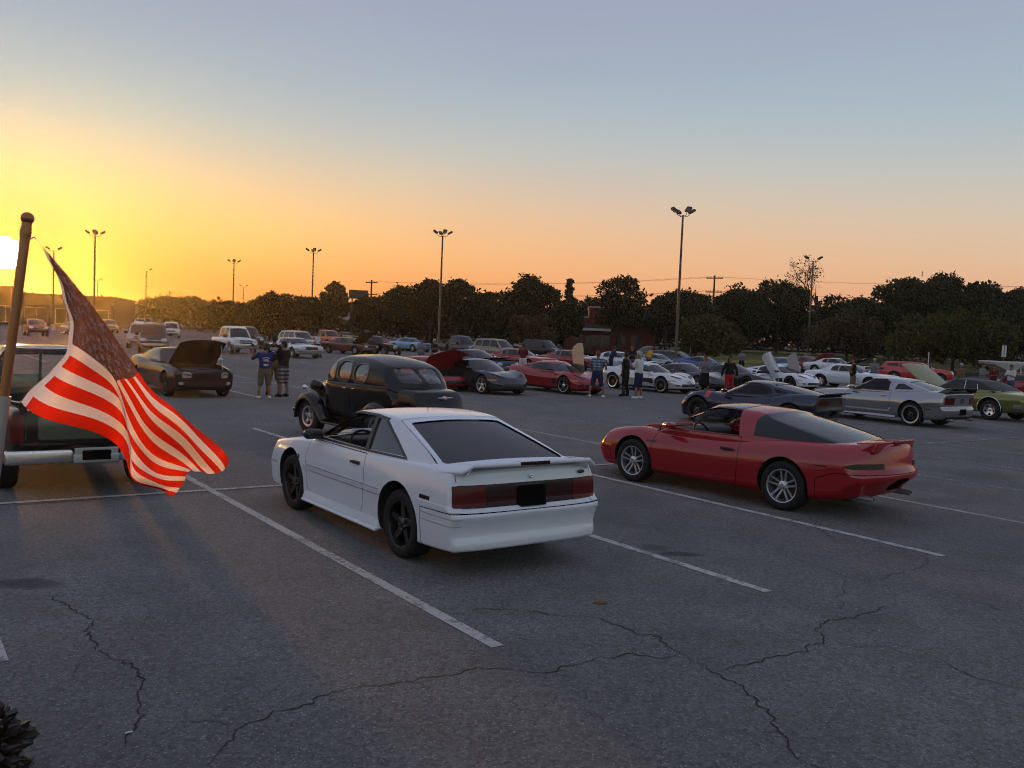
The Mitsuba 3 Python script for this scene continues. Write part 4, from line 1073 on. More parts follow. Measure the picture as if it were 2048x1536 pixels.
    Tk = body_warp(dict(xf=-1.70, xr=-2.44, top=[(-2.44, 1.02), (-2.15, 1.12), (-1.7, 1.155)], bot=[(-2.44, .52), (-1.7, .5)], plan=[(-2.44, .50), (-2.0, .56), (-1.7, .58)], sec=[(0, .95), (.5, 1), (.8, .98), (1, .93)], tail=[(0, .04), (.4, 0), (.8, .05), (1, .14)], tail_sweep=(.10, 2.5), nose_sweep=(0, 2), crown=[(0, .03)], R=.11), .7)
    K('trunk', faces(Tk.solid(), 'all'), pt)
    lid = Tk.solid(.014) ^ end_prism(rect(-.50, .50, .60, 1.06), -2.8, -1.95, r=.12)
    K('trunk_lid', faces(lid, 'all'), pt)
    hd = cat([tube([[-2.47, y, 1.0] for y in (-.16, 0, .16)], [.006, .012, .006], 8), lathe([(0, -.01), (.03, -.01), (.03, .02), (0, .02)], 16, 'x').apply_translation((-2.47, 0, 1.005)), box(-2.48, -2.40, -.01, .01, .985, 1.0)])
    K('trunk_handle', hd, 'chrome', smooth=40)
    for s in (1, -1):
        f = fender_mesh(1.05, .46, s * .60, s * .90, -8, 150, [(.52, .56, 150), (.40, .46, 152), (.28, .38, 158)])
        K('front_fender', f, pt, smooth=50)
        r = fender_mesh(-1.45, .47, s * .62, s * .90, 25, 190)
        K('rear_fender', r, pt, smooth=50)
        K('running_board', rbox(-1.05, .38, min(s * .66, s * .90), max(s * .66, s * .90), .30, .345, .018), pt, smooth=40)
        lamp = lathe([(0, -.22), (.05, -.20), (.09, -.13), (.115, -.04), (.122, .02), (.115, .03)], 24, 'x'); lamp.apply_translation((1.42, s * .43, .965))
        h = numbered(key + '__headlight')
        scene[h] = shape(lamp, pt, M, 40)
        lens = lathe([(.113, .03), (.08, .05), (0, .06)], 24, 'x'); lens.apply_translation((1.42, s * .43, .965))
        scene[h + '__lens'] = shape(lens, 'lens_clear', M, 40)
        K('headlight_bracket', tube([[1.42, s * .43, .86], [1.30, s * .36, .74]], .02), pt, smooth=40)
        K('horn', cat([lathe([(.012, 0), (.02, .12), (.05, .2), (.045, .2), (.0, .1)], 16, 'x').apply_translation((1.35, s * .62, .92)), tube([[1.36, s * .62, .91], [1.36, s * .62, .82]], .01)]), 'chrome', smooth=40)
        K('tail_light', lathe([(0, -.1), (.035, -.08), (.05, 0), (.04, .03), (0, .04)], 16, 'x').apply_transform(trimesh.transformations.rotation_matrix(PI, [0, 0, 1])).apply_translation((-1.98, s * .72, .86)), 'lens_red', smooth=40)
        K('door_handle', cat([rbox(-.38, -.24, s * .775 - .012, s * .775 + .02, 1.03, 1.05, .008)]), 'chrome', smooth=40)
        K('door_handle', cat([rbox(-.66, -.56, s * .768 - .012, s * .768 + .02, 1.03, 1.05, .008)]), 'chrome', smooth=40)
        K('belt_moulding', tube([[x, s * (pc(P['plan'])(x) * .985 + .004), 1.105] for x in np.linspace(.68, -1.7, 24)], .010, 6), pt, smooth=40)
    K('bonnet_ornament', cat([tube([[1.55, 0, 1.08], [1.50, 0, 1.14], [1.38, 0, 1.175], [1.26, 0, 1.175]], [.012, .022, .018, .004], 8), box(1.36, 1.46, -.05, .05, 1.15, 1.165)]), 'chrome', smooth=40)
    K('wiper', tube([[-1.93, -.05, 1.20], [-1.90, .12, 1.24]], .008, 6), 'trim_black', smooth=40)
    K('front_bumper', tube([[1.62, y, .46] for y in np.linspace(-.85, .85, 12)], .035, 8), 'chrome', smooth=40)
    for s in (1, -1): K('bumper_arm', tube([[1.62, s * .3, .46], [1.2, s * .3, .46]], .02), 'trim_black')
    K('chassis', box(-1.9, 1.5, -.40, .40, .26, .46), 'lining')
    for x, R in ((1.05, .37), (-1.45, .37)):
        for s in (1, -1): add_wheel(key, x, s * .70, R, s, M, R, .20, .22, 'five_slot' if 0 else 'star5', 'steel', True, 4 if x > 0 else 0, 'chrome')
    for part, mesh, b in cabin_meshes(x_seat=-.45, y=.33, z=.62, dash_x=.52, wheel_x=.22, w=.60, belt=1.16, headrest=False): K(part, mesh, b, smooth=40)
    return key
mat('trim_warm', (.10, .085, .07), .35)
build_sedan((-2.79, 17.62, 131))
# ------------------------------------------------------------------ cars further back: body styles and where they stand
mat('lining_gloss', (.22, .19, .17), .16, .85, clearcoat=1.0)
mat('engine_grey', (.16, .16, .17), .4, .6)
mat('grille_chrome', (.35, .35, .36), .3, .9)


def vette6(**o):
    P = vette7(False)
    P.update(rimmat='alloy', spokes='star5', lod=.6, steer=6)
    p = [q for q in P['patch'] if q[0] not in ('fender_vent', 'head_lamp', 'tail_lamp', 'tail_panel', 'rear_diffuser', 'licence_plate', 'grille')]
    p += patch_side('head_lamp', [(1.95, .64), (1.72, .74), (1.72, .80), (1.86, .76), (2.1, .60)], 'lens_smoke', .006)
    p += patch_side('fender_vent', [(.86, .60), (.92, .40), (.70, .36), (.66, .54)], 'trim_black', .005)
    p += patch_end('grille', rect(-.45, .45, .30, .42), 1.8, 2.6, 'trim_black', .005, r=.04)
    p += patch_end('fog_lamp', rect(.52, .68, .33, .38), 1.6, 2.6, 'lens_smoke', .006, True)
    for a in (.30, .56):
        p += patch_end('tail_lamp', rect(a, a + .18, .70, .84), -2.6, -1.9, 'lens_red', .006, True, .08)
    P['patch'] = p
    P['split'] = [q for q in P['split'] if q[0] != 'rear_bumper'] if not o.get('doors') else [q for q in P['split'] if q[0] == 'hood']
    P['extra'] = [e for e in P['extra'] if e[0] == 'mirror']
    del P['interior']
    P['cabin'] = None
    for k in ('doors',): o.pop(k, None)
    P.update(o)
    return P

def scissor_doors(P, ang, tilt, sides=(1, -1)):
    """Doors swung up about their front hinge."""
    poly = [(.62, .855), (.66, .62), (.60, .30), (.50, .24), (-.62, .24), (-.74, .36), (-.80, .60), (-.74, .90)]
    for s in (1, -1):
        if s not in sides:
            P['split'] = P['split'] + [split('door', lambda o, s=s: side_prism(poly, s * .45, s * 1.4, o))]
            continue
        R_ = trimesh.transformations
        mv = R_.translation_matrix([.6, s * .86, .62]) @ R_.rotation_matrix(s * math.radians(-tilt), [1, 0, 0]) @ R_.rotation_matrix(math.radians(ang), [0, 1, 0]) @ R_.translation_matrix([-.6, -s * .86, -.62])
        P['split'] = P['split'] + [split('door', lambda o, s=s: side_prism(poly, s * .74, s * 1.4, o), mv=mv)]
    return P

def muscle(hood=None, vinyl=None, **o):
    P = chevelle()
    P.update(near=False, lod=.5, cabin=None)
    P.pop('interior', None)
    P.pop('hood_open', None)
    ex = [e for e in P['extra'] if e[0] in ('mirror', 'door_handle')]
    if hood:
        P['hood_open'] = ([(.92, .78), (2.36, .74), (2.36, -.74), (.92, -.78)], .80, (.92, .93), -hood[0], hood[1], hood[2])
        ex.append(('engine', cat([rbox(1.2, 1.9, -.30, .30, .50, .84, .05), rbox(1.35, 1.75, -.2, .2, .80, .93, .06)]), 'engine_grey', 40))
    P['extra'] = ex
    if not vinyl: P['patch'] = [q for q in P['patch'] if q[0] != 'vinyl_roof']
    P.update(o)
    return P

def stretch(P, sx=1.0, sz=1.0, sw=1.0):
    """The same style longer, taller or wider (profiles only)."""
    for k in ('top', 'roof', 'bot'):
        if k in P: P[k] = [(x * sx, z * sz) for x, z in P[k]]
    return P

def suv_profile(H=1.75, L=(2.25, -2.4), pick=False, **o):
    f, r = L
    W = .93
    P = dict(near=False, lod=.5, wb=2.80, track=.90, xf=f, xr=r, Rf=.37, Rr=.37, wf=.23, wr=.23, rimf=.225, arch=.05, arch_z=.39,
        top=[(r, 1.02), (-1.0, 1.04), (.8, 1.05), (1.2, 1.05), (f - .3, .98), (f, .90)], bot=[(r, .40), (-1.5, .33), (1.5, .33), (f, .36)],
        plan=[(r, .84), (r + .5, .91), (0, W), (f - .5, .91), (f, .80)], sec=[(0, .93), (.3, .985), (.6, 1.0), (.85, .985), (1, .93)],
        nose=[(0, .06), (.3, 0), (.7, .0), (1, .08)], nose_sweep=(.14, 3), tail=[(0, .05), (.3, 0), (1, .03)], tail_sweep=(.08, 4), crown=[(0, .03), (f, .05)], R=.07,
        flare=[(1.4, .45, .03, .4, .25), (-1.4, .45, .03, .4, .25)],
        roof=[(r + .42, H - .06), (r + .8, H - .015), (-.6, H), (.0, H - .02), (.38, H - .06)], gbase=[(r, .80), (-.5, .83), (1.2, .80)], gtop=[(r + .3, .63), (.4, .64)], gzb=1.03, gz=.92,
        ws=((1.12, 1.05), (.38, H - .06)), rs=((r + .14, 1.04), (r + .42, H - .06)), ws_sweep=.18, rs_sweep=.05, gR=.08, gcrown=.03,
        side_glass=[('side_window', [(.80, 1.10), (.32, H - .14), (-.22, H - .13), (-.24, 1.10)], 1), ('side_window', [(-.30, 1.10), (-.28, H - .13), (-1.05, H - .14), (-1.12, 1.10)], 1),
                    ('side_window', [(-1.20, 1.12), (-1.14, H - .14), (r + .62, H - .17), (r + .50, 1.14)], 1)],
        ws_poly=[(-.70, .08), (.70, .08), (.58, .9), (-.58, .9)], rs_poly=[(-.66, .1), (.66, .1), (.56, .88), (-.56, .88)], spokes='star5', rimmat='alloy')
    p = patch_end('head_lamp', rect(.46, .78, .72, .90), f - .5, f + .3, 'lens_clear', .006, True, .03)
    p += patch_end('grille', rect(-.42, .42, .68, .88), f - .4, f + .3, 'trim_black', .006)
    p += patch_end('grille_bar', rect(-.44, .44, .77, .80), f - .4, f + .3, 'grille_chrome', .012)
    p += patch_end('lower_intake', rect(-.66, .66, .42, .54), f - .4, f + .3, 'trim_black', .006)
    p += patch_end('tail_lamp', rect(.66, .88, .80, 1.0), r - .3, r + .4, 'lens_red', .006, True)
    P['patch'] = p
    P['split'] = [split('door', lambda o, s=s, q=q: side_prism(q, s * .5, s * 1.3, o)) for s in (1, -1) for q in ([(.95, 1.03), (1.0, .6), (.92, .42), (-.24, .42), (-.27, 1.03)], [(-.29, 1.03), (-.28, .42), (-.85, .42), (-1.05, .75), (-1.12, 1.03)])]
    P['extra'] = [('mirror', tm(hull([((.78, s * .90, 1.12), .06), ((.78, s * 1.06, 1.14), .07), ((.80, s * 1.02, 1.20), .06)], 12)), 'trim_black', 60) for s in (1, -1)]
    P.update(o)
    return P

def pickup(H=1.80, bed=True, crew=False, **o):
    cabr = -.95 if crew else -.35
    P = suv_profile(H, (2.55, -2.85))
    P.update(wb=3.4, Rf=.39, Rr=.39, arch_z=.41,
        top=[(-2.85, 1.10), (-.5, 1.10), (1.0, 1.10), (1.4, 1.10), (2.2, 1.05), (2.55, .98)], bot=[(-2.85, .52), (-1.5, .42), (1.6, .40), (2.55, .42)],
        flare=[(1.7, .45, .03, .4, .25), (-1.7, .45, .03, .4, .25)],
        roof=[(cabr - .05, H - .05), (cabr + .4, H), (.4, H - .01), (.72, H - .06)], gbase=[(cabr - .3, .80), (1.5, .80)], gtop=[(cabr, .64), (.72, .64)], gzb=1.09, gz=.98,
        ws=((1.34, 1.10), (.72, H - .06)), rs=((cabr - .16, 1.10), (cabr - .05, H - .05)), rs_sweep=.02,
        side_glass=[('side_window', [(1.06, 1.16), (.66, H - .14), (.14, H - .13), (.12, 1.16)], 1)] + ([('side_window', [(.06, 1.16), (.08, H - .13), (-.82, H - .13), (-.88, 1.16)], 1)] if crew else [('side_window', [(.06, 1.16), (.08, H - .13), (-.22, H - .13), (-.26, 1.16)], 1)]),
        rs_poly=[(-.60, .16), (.60, .16), (.56, .85), (-.56, .85)],
        cut=[Manifold.cube((-(cabr - .22) - -2.78 if 0 else 2.78 + cabr - .22, 1.56, .6)).translate((-2.78, -.78, .72))])
    f = 2.55
    p = patch_end('head_lamp', rect(.46, .80, .80, .98), f - .5, f + .3, 'lens_clear', .006, True, .03)
    p += patch_end('grille', rect(-.44, .44, .72, .98), f - .4, f + .3, 'trim_black', .006)
    p += patch_end('grille_bar', rect(-.46, .46, .83, .88), f - .4, f + .3, 'grille_chrome', .014)
    p += patch_end('front_bumper', rect(-.9, .9, .50, .66), f - .5, f + .3, o.pop('bumper', 'chrome'), .04)
    p += patch_end('tail_lamp', rect(.76, .90, .78, 1.05), -3.1, -2.6, 'lens_red', .006, True)
    P['patch'] = p
    P['split'] = [split('door', lambda o, s=s: side_prism([(1.1, 1.08), (1.14, .7), (1.05, .52), (.10, .52), (.08, 1.08)], s * .5, s * 1.3, o)) for s in (1, -1)]
    P['split'] += [split('tailgate', lambda o: end_prism(rect(-.72, .72, .66, 1.3), -3.0, -2.78, o))]
    P['extra'] = [('mirror', tm(hull([((1.04, s * .90, 1.18), .06), ((1.04, s * 1.08, 1.2), .07), ((1.06, s * 1.05, 1.30), .06)], 12)), 'trim_black', 60) for s in (1, -1)]
    P.update(o)
    return P

def hatch_open(P, poly, color): return P

# --- the row of low sports coupes facing right
C5 = vette6(spokes='star5')
build_car('sports_coupe', C5, (-1.24, 33.9, -52), 'dark grey low sports coupe to the right of the vintage sedan', 'paint_grey_dark', 'car', None)
P = scissor_doors(vette6(doors=True, rimmat='chrome', spokes='star5'), 76, 6, (1,))
build_car('sports_coupe', P, (1.78, 35.9, -50), 'red low sports coupe with one door swung upward and chrome five-spoke wheels', 'paint_red', 'car')
P = vette6(rimmat='alloy_black', spokes='multi', lip='chrome')
P['patch'] = P['patch'] + patch_side('door_stripe', rect(.30, .88, .42, .60), 'trim_black', .006) + [('hood_stripe', top_prism([(.98, .30), (1.9, .22), (1.9, .10), (.98, .14)], .5, 1.0), 'trim_black', .004, 'L')]
build_car('sports_coupe', P, (6.05, 39.36, -48), 'silver low sports coupe with black wheels that have polished lips', 'paint_silver_light', 'car')
build_car('sports_coupe', vette6(), (8.14, 41.92, -49), 'black low sports coupe beside the silver one, behind the person in a grey shirt', 'paint_grey_dark', 'car')
P = vette6(rimmat='alloy_dark')
build_car('sports_coupe', P, (10.9, 43.9, -50), 'navy blue low sports coupe behind the person in red trousers', 'paint_blue', 'car')
P = scissor_doors(vette6(doors=True, rimmat='alloy_black', spokes='twin5'), 62, 14)
P['patch'] = P['patch'] + [('hood_stripe', top_prism([(1.0, s * .36), (1.75, s * .30), (1.75, s * .44), (1.0, s * .52)][::s], .5, 1.0), 'trim_black', .004, 'L') for s in (1, -1)]
build_car('sports_coupe', P, (14.0, 46.9, -54), 'white low sports coupe with both doors swung upward', 'paint_white', 'car')
P = muscle()
P['patch'] = [q for q in P['patch'] if q[0] != 'sill_trim']
build_car('classic_coupe', P, (19.1, 50.2, -46), 'white classic coupe behind the man in the dark shirt', 'paint_white', 'car')

# --- the black coupe with its hood up at the left, facing the camera
P = mustang_silver()
P.update(near=False, lod=.7, nearwheel=True, cabin=None, spokes='twin5', rimmat='alloy_dark', lip=None, rs_tint='glass_dark')
P.pop('interior')
P['split'] = [q for q in P['split'] if q[0] in ('door',)]
P['patch'] = [q for q in P['patch'] if q[0] in ('side_marker', 'head_lamp', 'window_trim')] + patch_end('grille', rect(-.66, .66, .62, .74), 1.8, 2.6, 'lining', .006) + patch_end('lower_grille', rect(-.55, .55, .34, .48), 1.8, 2.6, 'lining', .006) + patch_end('fog_lamp', rect(.62, .74, .38, .46), 1.6, 2.6, 'lens_clear', .006, True, .03)
P['hood_open'] = ([(.98, .70), (2.22, .66), (2.22, -.66), (.98, -.70)], .78, (.98, .97), -40, 'paint_black', 'lining')
P['extra'] = [e for e in P['extra'] if e[0] in ('mirror',)] + [('engine', cat([rbox(1.2, 2.0, -.35, .35, .55, .84, .06), box(1.3, 1.9, -.5, .5, .70, .80)]), 'engine_grey', 40), ('hood_prop', tube([[2.0, .55, .80], [1.85, .55, 1.50]], .008, 6), 'steel', 40)]
build_car('sports_coupe', P, (-10.11, 27.2, -52), 'black coupe with its hood raised, left of the three people', 'paint_black', 'car')
# --- the dark pickup seen from behind at the left edge
def rear_pickup(pose):
    P = pickup(1.74, near=True, lod=.8)
    P.update(near=True, cabin=dict(x0=-.30, x1=1.1, w=.76, z=1.10, floor=.55), ws_tint='glass_clear', rs_tint='glass_clear', spokes='rally', rimmat='chrome',
        rs_poly=[(-.64, .10), (.64, .10), (.60, .88), (-.60, .88)], ws_poly=[(-.70, .06), (.70, .06), (.62, .93), (-.62, .93)])
    P['side_glass'] = [(a, b, 'glass_clear') for a, b, _ in P['side_glass']]
    P['patch'] = [q for q in P['patch'] if q[0] != 'tail_lamp']
    P['patch'] += patch_end('tail_lamp', rect(.74, .90, .70, 1.0), -3.1, -2.6, 'lens_red', .006, True, .02)
    P['patch'] += patch_end('tailgate_panel', rect(-.60, .60, .72, .98), -3.1, -2.7, 'paint_green_dark', .006, r=.03)
    ex = [e for e in P['extra']]
    for s in (1, -1):
        ex.append(('rear_bumper', rbox(-3.02, -2.90, min(s * .26, s * .96), max(s * .26, s * .96), .46, .62, .03), 'chrome', 40))
    ex.append(('bumper_centre', rbox(-2.99, -2.90, -.26, .26, .44, .56, .02), 'steel', 40))
    ex.append(('licence_plate', rbox(-3.01, -2.985, -.155, .155, .485, .60, .008), 'plate_black', False))
    ex.append(('plate_bracket', rbox(-2.985, -2.97, -.24, .24, .46, .63, .01), 'steel', False))
    for y in (-.22, .22):
        ex.append(('window_bar', box(-.56, -.53, y - .014, y + .014, 1.14, 1.66), 'trim_black', False))
    ex.append(('roof_rail', tube([[-.46, y, 1.70] for y in np.linspace(-.62, .62, 9)], .014, 8), 'chrome', 40))
    ex.append(('tailgate_trim', rbox(-2.87, -2.845, -.72, .72, 1.055, 1.085, .008), 'chrome', 40))
    for s in (1, -1):
        ex.append(('tow_mirror', cat([rbox(1.0, 1.06, min(s * 1.02, s * 1.22), max(s * 1.02, s * 1.22), 1.15, 1.36, .02), tube([[1.05, s * .88, 1.12], [1.05, s * 1.06, 1.22]], .012)]), 'chrome', 40))
    P['extra'] = ex
    P['interior'] = dict(x_seat=-.05, wheel_x=.62, dash_x=1.05, belt=1.10, rear=False, z=.62, headrest=False)
    build_car('pickup_truck', P, pose, 'dark old pickup truck seen from behind, half hidden by the flag', 'paint_black_warm', 'pickup truck')
rear_pickup((-6.66, 12.85, 127))

# --- everything further back: (name, profiles, x, y, yaw, paint, label, category, group)
SAL = lambda **o: muscle(**o)
NOVA = lambda **o: muscle(rimmat='alloy', **o)
def hotrod():
    P = suv_profile(1.55, (1.9, -1.9), Rf=.36, Rr=.38, roof=[(-1.5, 1.46), (-1.1, 1.54), (-.5, 1.55), (-.2, 1.48)], top=[(-1.9, .95), (-.4, 1.02), (.6, 1.0), (1.9, .92)],
        ws=((.05, 1.02), (-.2, 1.48)), rs=((-1.75, 1.0), (-1.5, 1.46)), side_glass=[('side_window', [(-.08, 1.08), (-.25, 1.40), (-.75, 1.42), (-.78, 1.08)], 1)], plan=[(-1.9, .60), (-1.0, .74), (0, .70), (1.9, .38)], gbase=[(-1.7, .58), (0, .66)], gtop=[(-1.5, .5), (-.2, .54)], wb=2.7, flare=(), track=.82)
    P['split'] = []; P['extra'] = []
    P['patch'] = patch_end('grille', rect(-.26, .26, .55, .88), 1.4, 2.2, 'grille_chrome', .01, r=.08)
    P['ws_poly'] = [(-.50, .1), (.50, .1), (.44, .9), (-.44, .9)]; P['rs_poly'] = [(-.4, .15), (.4, .15), (.34, .85), (-.34, .85)]
    return P
RED_H = lambda: vette6(hood_open=([(.95, .80), (2.15, .74), (2.15, -.74), (.95, -.80)], .56, (.95, .82), -50, 'paint_red', 'liner_red'), split=[])
mat('liner_red', (.30, .02, .025), .45)
FAR = [
 ('sports_coupe', RED_H(), -3.35, 34.6, -52, 'paint_red', 'red coupe with its tall red hood raised, right behind the vintage sedan', 'car'),
 ('pickup_truck', pickup(1.92, crew=True), -23.6, 58.5, -68, 'paint_grey_dark', 'dark grey pickup with a wide front, beside the raised black hood', 'pickup truck'),
 ('suv', suv_profile(1.85), -27.6, 66.0, -68, 'paint_silver', 'light coloured off-roader behind the dark grey pickup', 'suv'),
 ('suv', suv_profile(1.78), -37.9, 98.8, -70, 'paint_silver_light', 'silver off-roader alone on the far left of the lot', 'suv'),
 ('parked_car', muscle(), -70.0, 160.0, -20, 'paint_maroon', 'dark car far off at the left, side on', 'car'),
 ('suv', suv_profile(1.7), -76.0, 184.0, -20, 'paint_white', 'white car far off in front of the gabled building', 'car'),
 ('pickup_truck', pickup(1.92, crew=True), -20.0, 64.0, -55, 'paint_white', 'white pickup truck with chrome bars across its front', 'pickup truck'),
 ('suv', suv_profile(1.85), -22.7, 76.0, -58, 'paint_grey_dark', 'dark off-roader behind the white pickup truck', 'suv'),
 ('parked_car', muscle(), -66.0, 203.0, -75, 'paint_white', 'tiny white car far behind the white pickup truck', 'car'),
 ('classic_coupe', muscle(rimmat='chrome'), -14.9, 61.0, -50, 'paint_silver_light', 'white finned classic car left of the walking man in white', 'car'),
 ('suv', suv_profile(1.72), -17.2, 71.5, -50, 'paint_silver', 'silver off-roader behind the white finned classic car', 'suv'),
 ('pickup_truck', pickup(1.75, bumper='paint_orange'), -18.5, 88.3, -48, 'paint_orange', 'orange pickup truck with a white bed', 'pickup truck'),
 ('classic_coupe', muscle(), -22.2, 118.0, -48, 'paint_yellow', 'yellow coupe to the right of the orange pickup', 'car'),
 ('suv', suv_profile(1.78), -20.0, 120.0, -48, 'paint_green_dark', 'dark green off-roader beside the yellow coupe', 'suv'),
 ('classic_coupe', muscle(hood=(42, 'paint_black', 'lining')), -13.3, 72.4, -32, 'paint_maroon', 'brown classic coupe with its black hood raised', 'car'),
 ('hot_rod', hotrod(), -10.9, 73.0, -40, 'paint_black', 'black hot rod with chopped roof behind the vintage sedan', 'car'),
 ('sports_coupe', vette6(split=[]), -11.4, 90.0, -45, 'paint_red', 'red coupe beyond the black hot rod', 'car'),
 ('classic_coupe', muscle(), -10.0, 87.0, -45, 'paint_sky_blue', 'pale blue classic car beyond the black hot rod', 'car'),
 ('classic_coupe', muscle(hood=(8, 'paint_black', 'lining')), -2.0, 47.5, -42, 'paint_blue_mid', 'blue muscle car with an exposed engine behind the dark grey sports coupe', 'car'),
 ('pickup_truck', pickup(1.85), -4.6, 76.0, -50, 'paint_grey_dark', 'dark pickup truck beside the trees, left of the tan off-roader', 'pickup truck'),
 ('suv', suv_profile(1.75), -1.2, 72.0, -42, 'paint_tan', 'tan off-roader behind the red classic coupe', 'suv'),
 ('suv', suv_profile(1.7), 2.0, 97.8, -50, 'paint_silver', 'grey off-roader to the right of the tan one', 'suv'),
 ('suv', suv_profile(1.75), 2.8, 82.0, -45, 'paint_black', 'black off-roader with bright lamps behind the red classic coupe', 'suv'),
 ('classic_coupe', muscle(rimmat='chrome'), .45, 55.6, -40, 'paint_red', 'red classic coupe behind the person in maroon', 'car'),
 ('classic_coupe', muscle(), 3.9, 58.6, -40, 'paint_red_dark', 'dark red fastback behind the red sports coupe', 'car'),
 ('classic_coupe', muscle(hood=(40, 'paint_white', 'liner_white')), 7.2, 60.0, -35, 'paint_white', 'white classic car with its white hood raised behind the plaid shirt', 'car'),
 ('sports_coupe', vette6(split=[]), 10.5, 64.5, -40, 'paint_silver', 'pale silver sports coupe behind the man in the yellow shirt', 'car'),
 ('suv', suv_profile(1.45, (2.1, -2.2)), 12.4, 68.0, -40, 'paint_grey_dark', 'dark hatchback behind the pale silver sports coupe', 'car'),
 ('sports_coupe', vette6(split=[]), 13.3, 62.0, -40, 'paint_blue_mid', 'blue sports coupe beside the dark hatchback', 'car'),
 ('classic_coupe', muscle(), 19.4, 64.0, -100, 'paint_sky_blue', 'pale blue car between the raised white doors', 'car'),
 ('classic_coupe', muscle(hood=(35, 'paint_black', 'liner_red')), 24.5, 74.0, -60, 'paint_red_dark', 'dark red car with a raised hood right of the white doors', 'car'),
 ('classic_coupe', muscle(hood=(22, 'paint_white', 'lining')), 25.6, 70.5, -44, 'paint_white', 'white car with its hood ajar beyond the white classic coupe', 'car'),
 ('suv', suv_profile(1.46, split=[]), 27.4, 60.5, -25, 'paint_red_bright', 'orange-red boxy car behind the raised green hood', 'car'),
 ('sports_coupe', vette6(split=[]), 26.9, 47.4, 140, 'paint_red', 'red car cut off by the right edge of the picture', 'car'),
 ('parked_car', muscle(), 48.0, 168.0, -10, 'paint_red_dark', 'dark car on the road under the trees, left of the raised doors', 'car'),
 ('parked_car', muscle(), 56.0, 171.0, -10, 'paint_orange', 'orange car on the road under the trees', 'car'),
 ('parked_car', suv_profile(1.6), 74.0, 180.0, -10, 'paint_white', 'white car on the far road above the orange-red boxy car', 'car'),
 ('parked_car', suv_profile(1.7), 80.0, 181.0, -10, 'paint_silver_light', 'silver off-roader on the far road at the right', 'suv'),
 ('van', suv_profile(1.9), 45.0, 104.0, -25, 'paint_black', 'black van parked on the verge above the orange-red boxy car', 'van'),
 ('suv', suv_profile(1.8), -41.5, 70.0, -60, 'paint_white', 'white van with a lit roof edge at the far left', 'van'),
 ('parked_car', suv_profile(1.6), -45.0, 84.0, -55, 'paint_red_dark', 'dark red car at the far left beyond the pickup', 'car'),
 ('parked_car', muscle(), -47.5, 96.0, -55, 'paint_silver', 'silver car at the far left beyond the pickup', 'car'),
 ('parked_car', suv_profile(1.7), -50.0, 110.0, -55, 'paint_tan', 'tan car at the far left beside the flag', 'car'),
 ('parked_car', muscle(), -47.0, 115.0, -55, 'paint_white', 'white car at the far left seen beside the flag edge', 'car'),
]
mat('liner_white', (.45, .46, .48), .45)
for name, P, x, y, yaw, pt, lab, ct in FAR:
    P['lod'] = min(P.get('lod', .5), .5 if math.hypot(x, y) < 66 else .36)
    build_car(name, P, (x, y, yaw), lab, pt, ct)
    k = [q for q in labels if labels[q].get('label') == lab][0]
    z = float(ground_z(x, y))
    if z > .001:
        t = T().translate([0, 0, z])
        for q in scene:
            if q.startswith(k + '__'): scene[q]['to_world'] = t @ scene[q]['to_world']
# ------------------------------------------------------------------ trees
def leaf_bsdf(key, col):
    scene[key] = {'type': 'principledthin', 'base_color': {'type': 'mesh_attribute', 'name': 'vertex_color'}, 'roughness': .6, 'diff_trans': .5, 'spec_trans': 0.0, 'spec_reflect': .3} if 0 else two({'type': 'diffuse', 'reflectance': {'type': 'mesh_attribute', 'name': 'vertex_color'}})
leaf_bsdf('leaves', None)
mat('bark', (.045, .035, .028), .9, spec=.2)
def leaf_cloud(pts, size, cols, r_):
    """Small leaf-clump faces (bent quads) at the points, each with one of the colours."""
    n = len(pts)
    a = r_.normal(size=(n, 3)); a /= np.linalg.norm(a, axis=1, keepdims=True)
    b = np.cross(a, r_.normal(size=(n, 3))); b /= np.linalg.norm(b, axis=1, keepdims=True)
    c = np.cross(a, b)
    s = size * r_.uniform(.55, 1.35, (n, 1))
    v = np.stack([pts - a * s, pts - b * s * .45 + c * s * .15, pts + a * s, pts + b * s * .45 + c * s * .15], 1).reshape(-1, 3)
    i = np.arange(n)[:, None] * 4
    f = np.vstack([i + [0, 1, 2], i + [0, 2, 3]])
    return v, f, np.repeat(cols, 4, 0)
PAL = {'b': ((.020, .029, .013), (.031, .037, .017)), 'a': ((.02, .026, .012), (.038, .036, .018)), 'c': ((.028, .038, .020), (.045, .05, .025)), 'w': ((.05, .04, .022), (.08, .06, .03)), 'y': ((.042, .044, .016), (.085, .072, .022)), 'r': ((.060, .042, .024), (.09, .055, .03))}
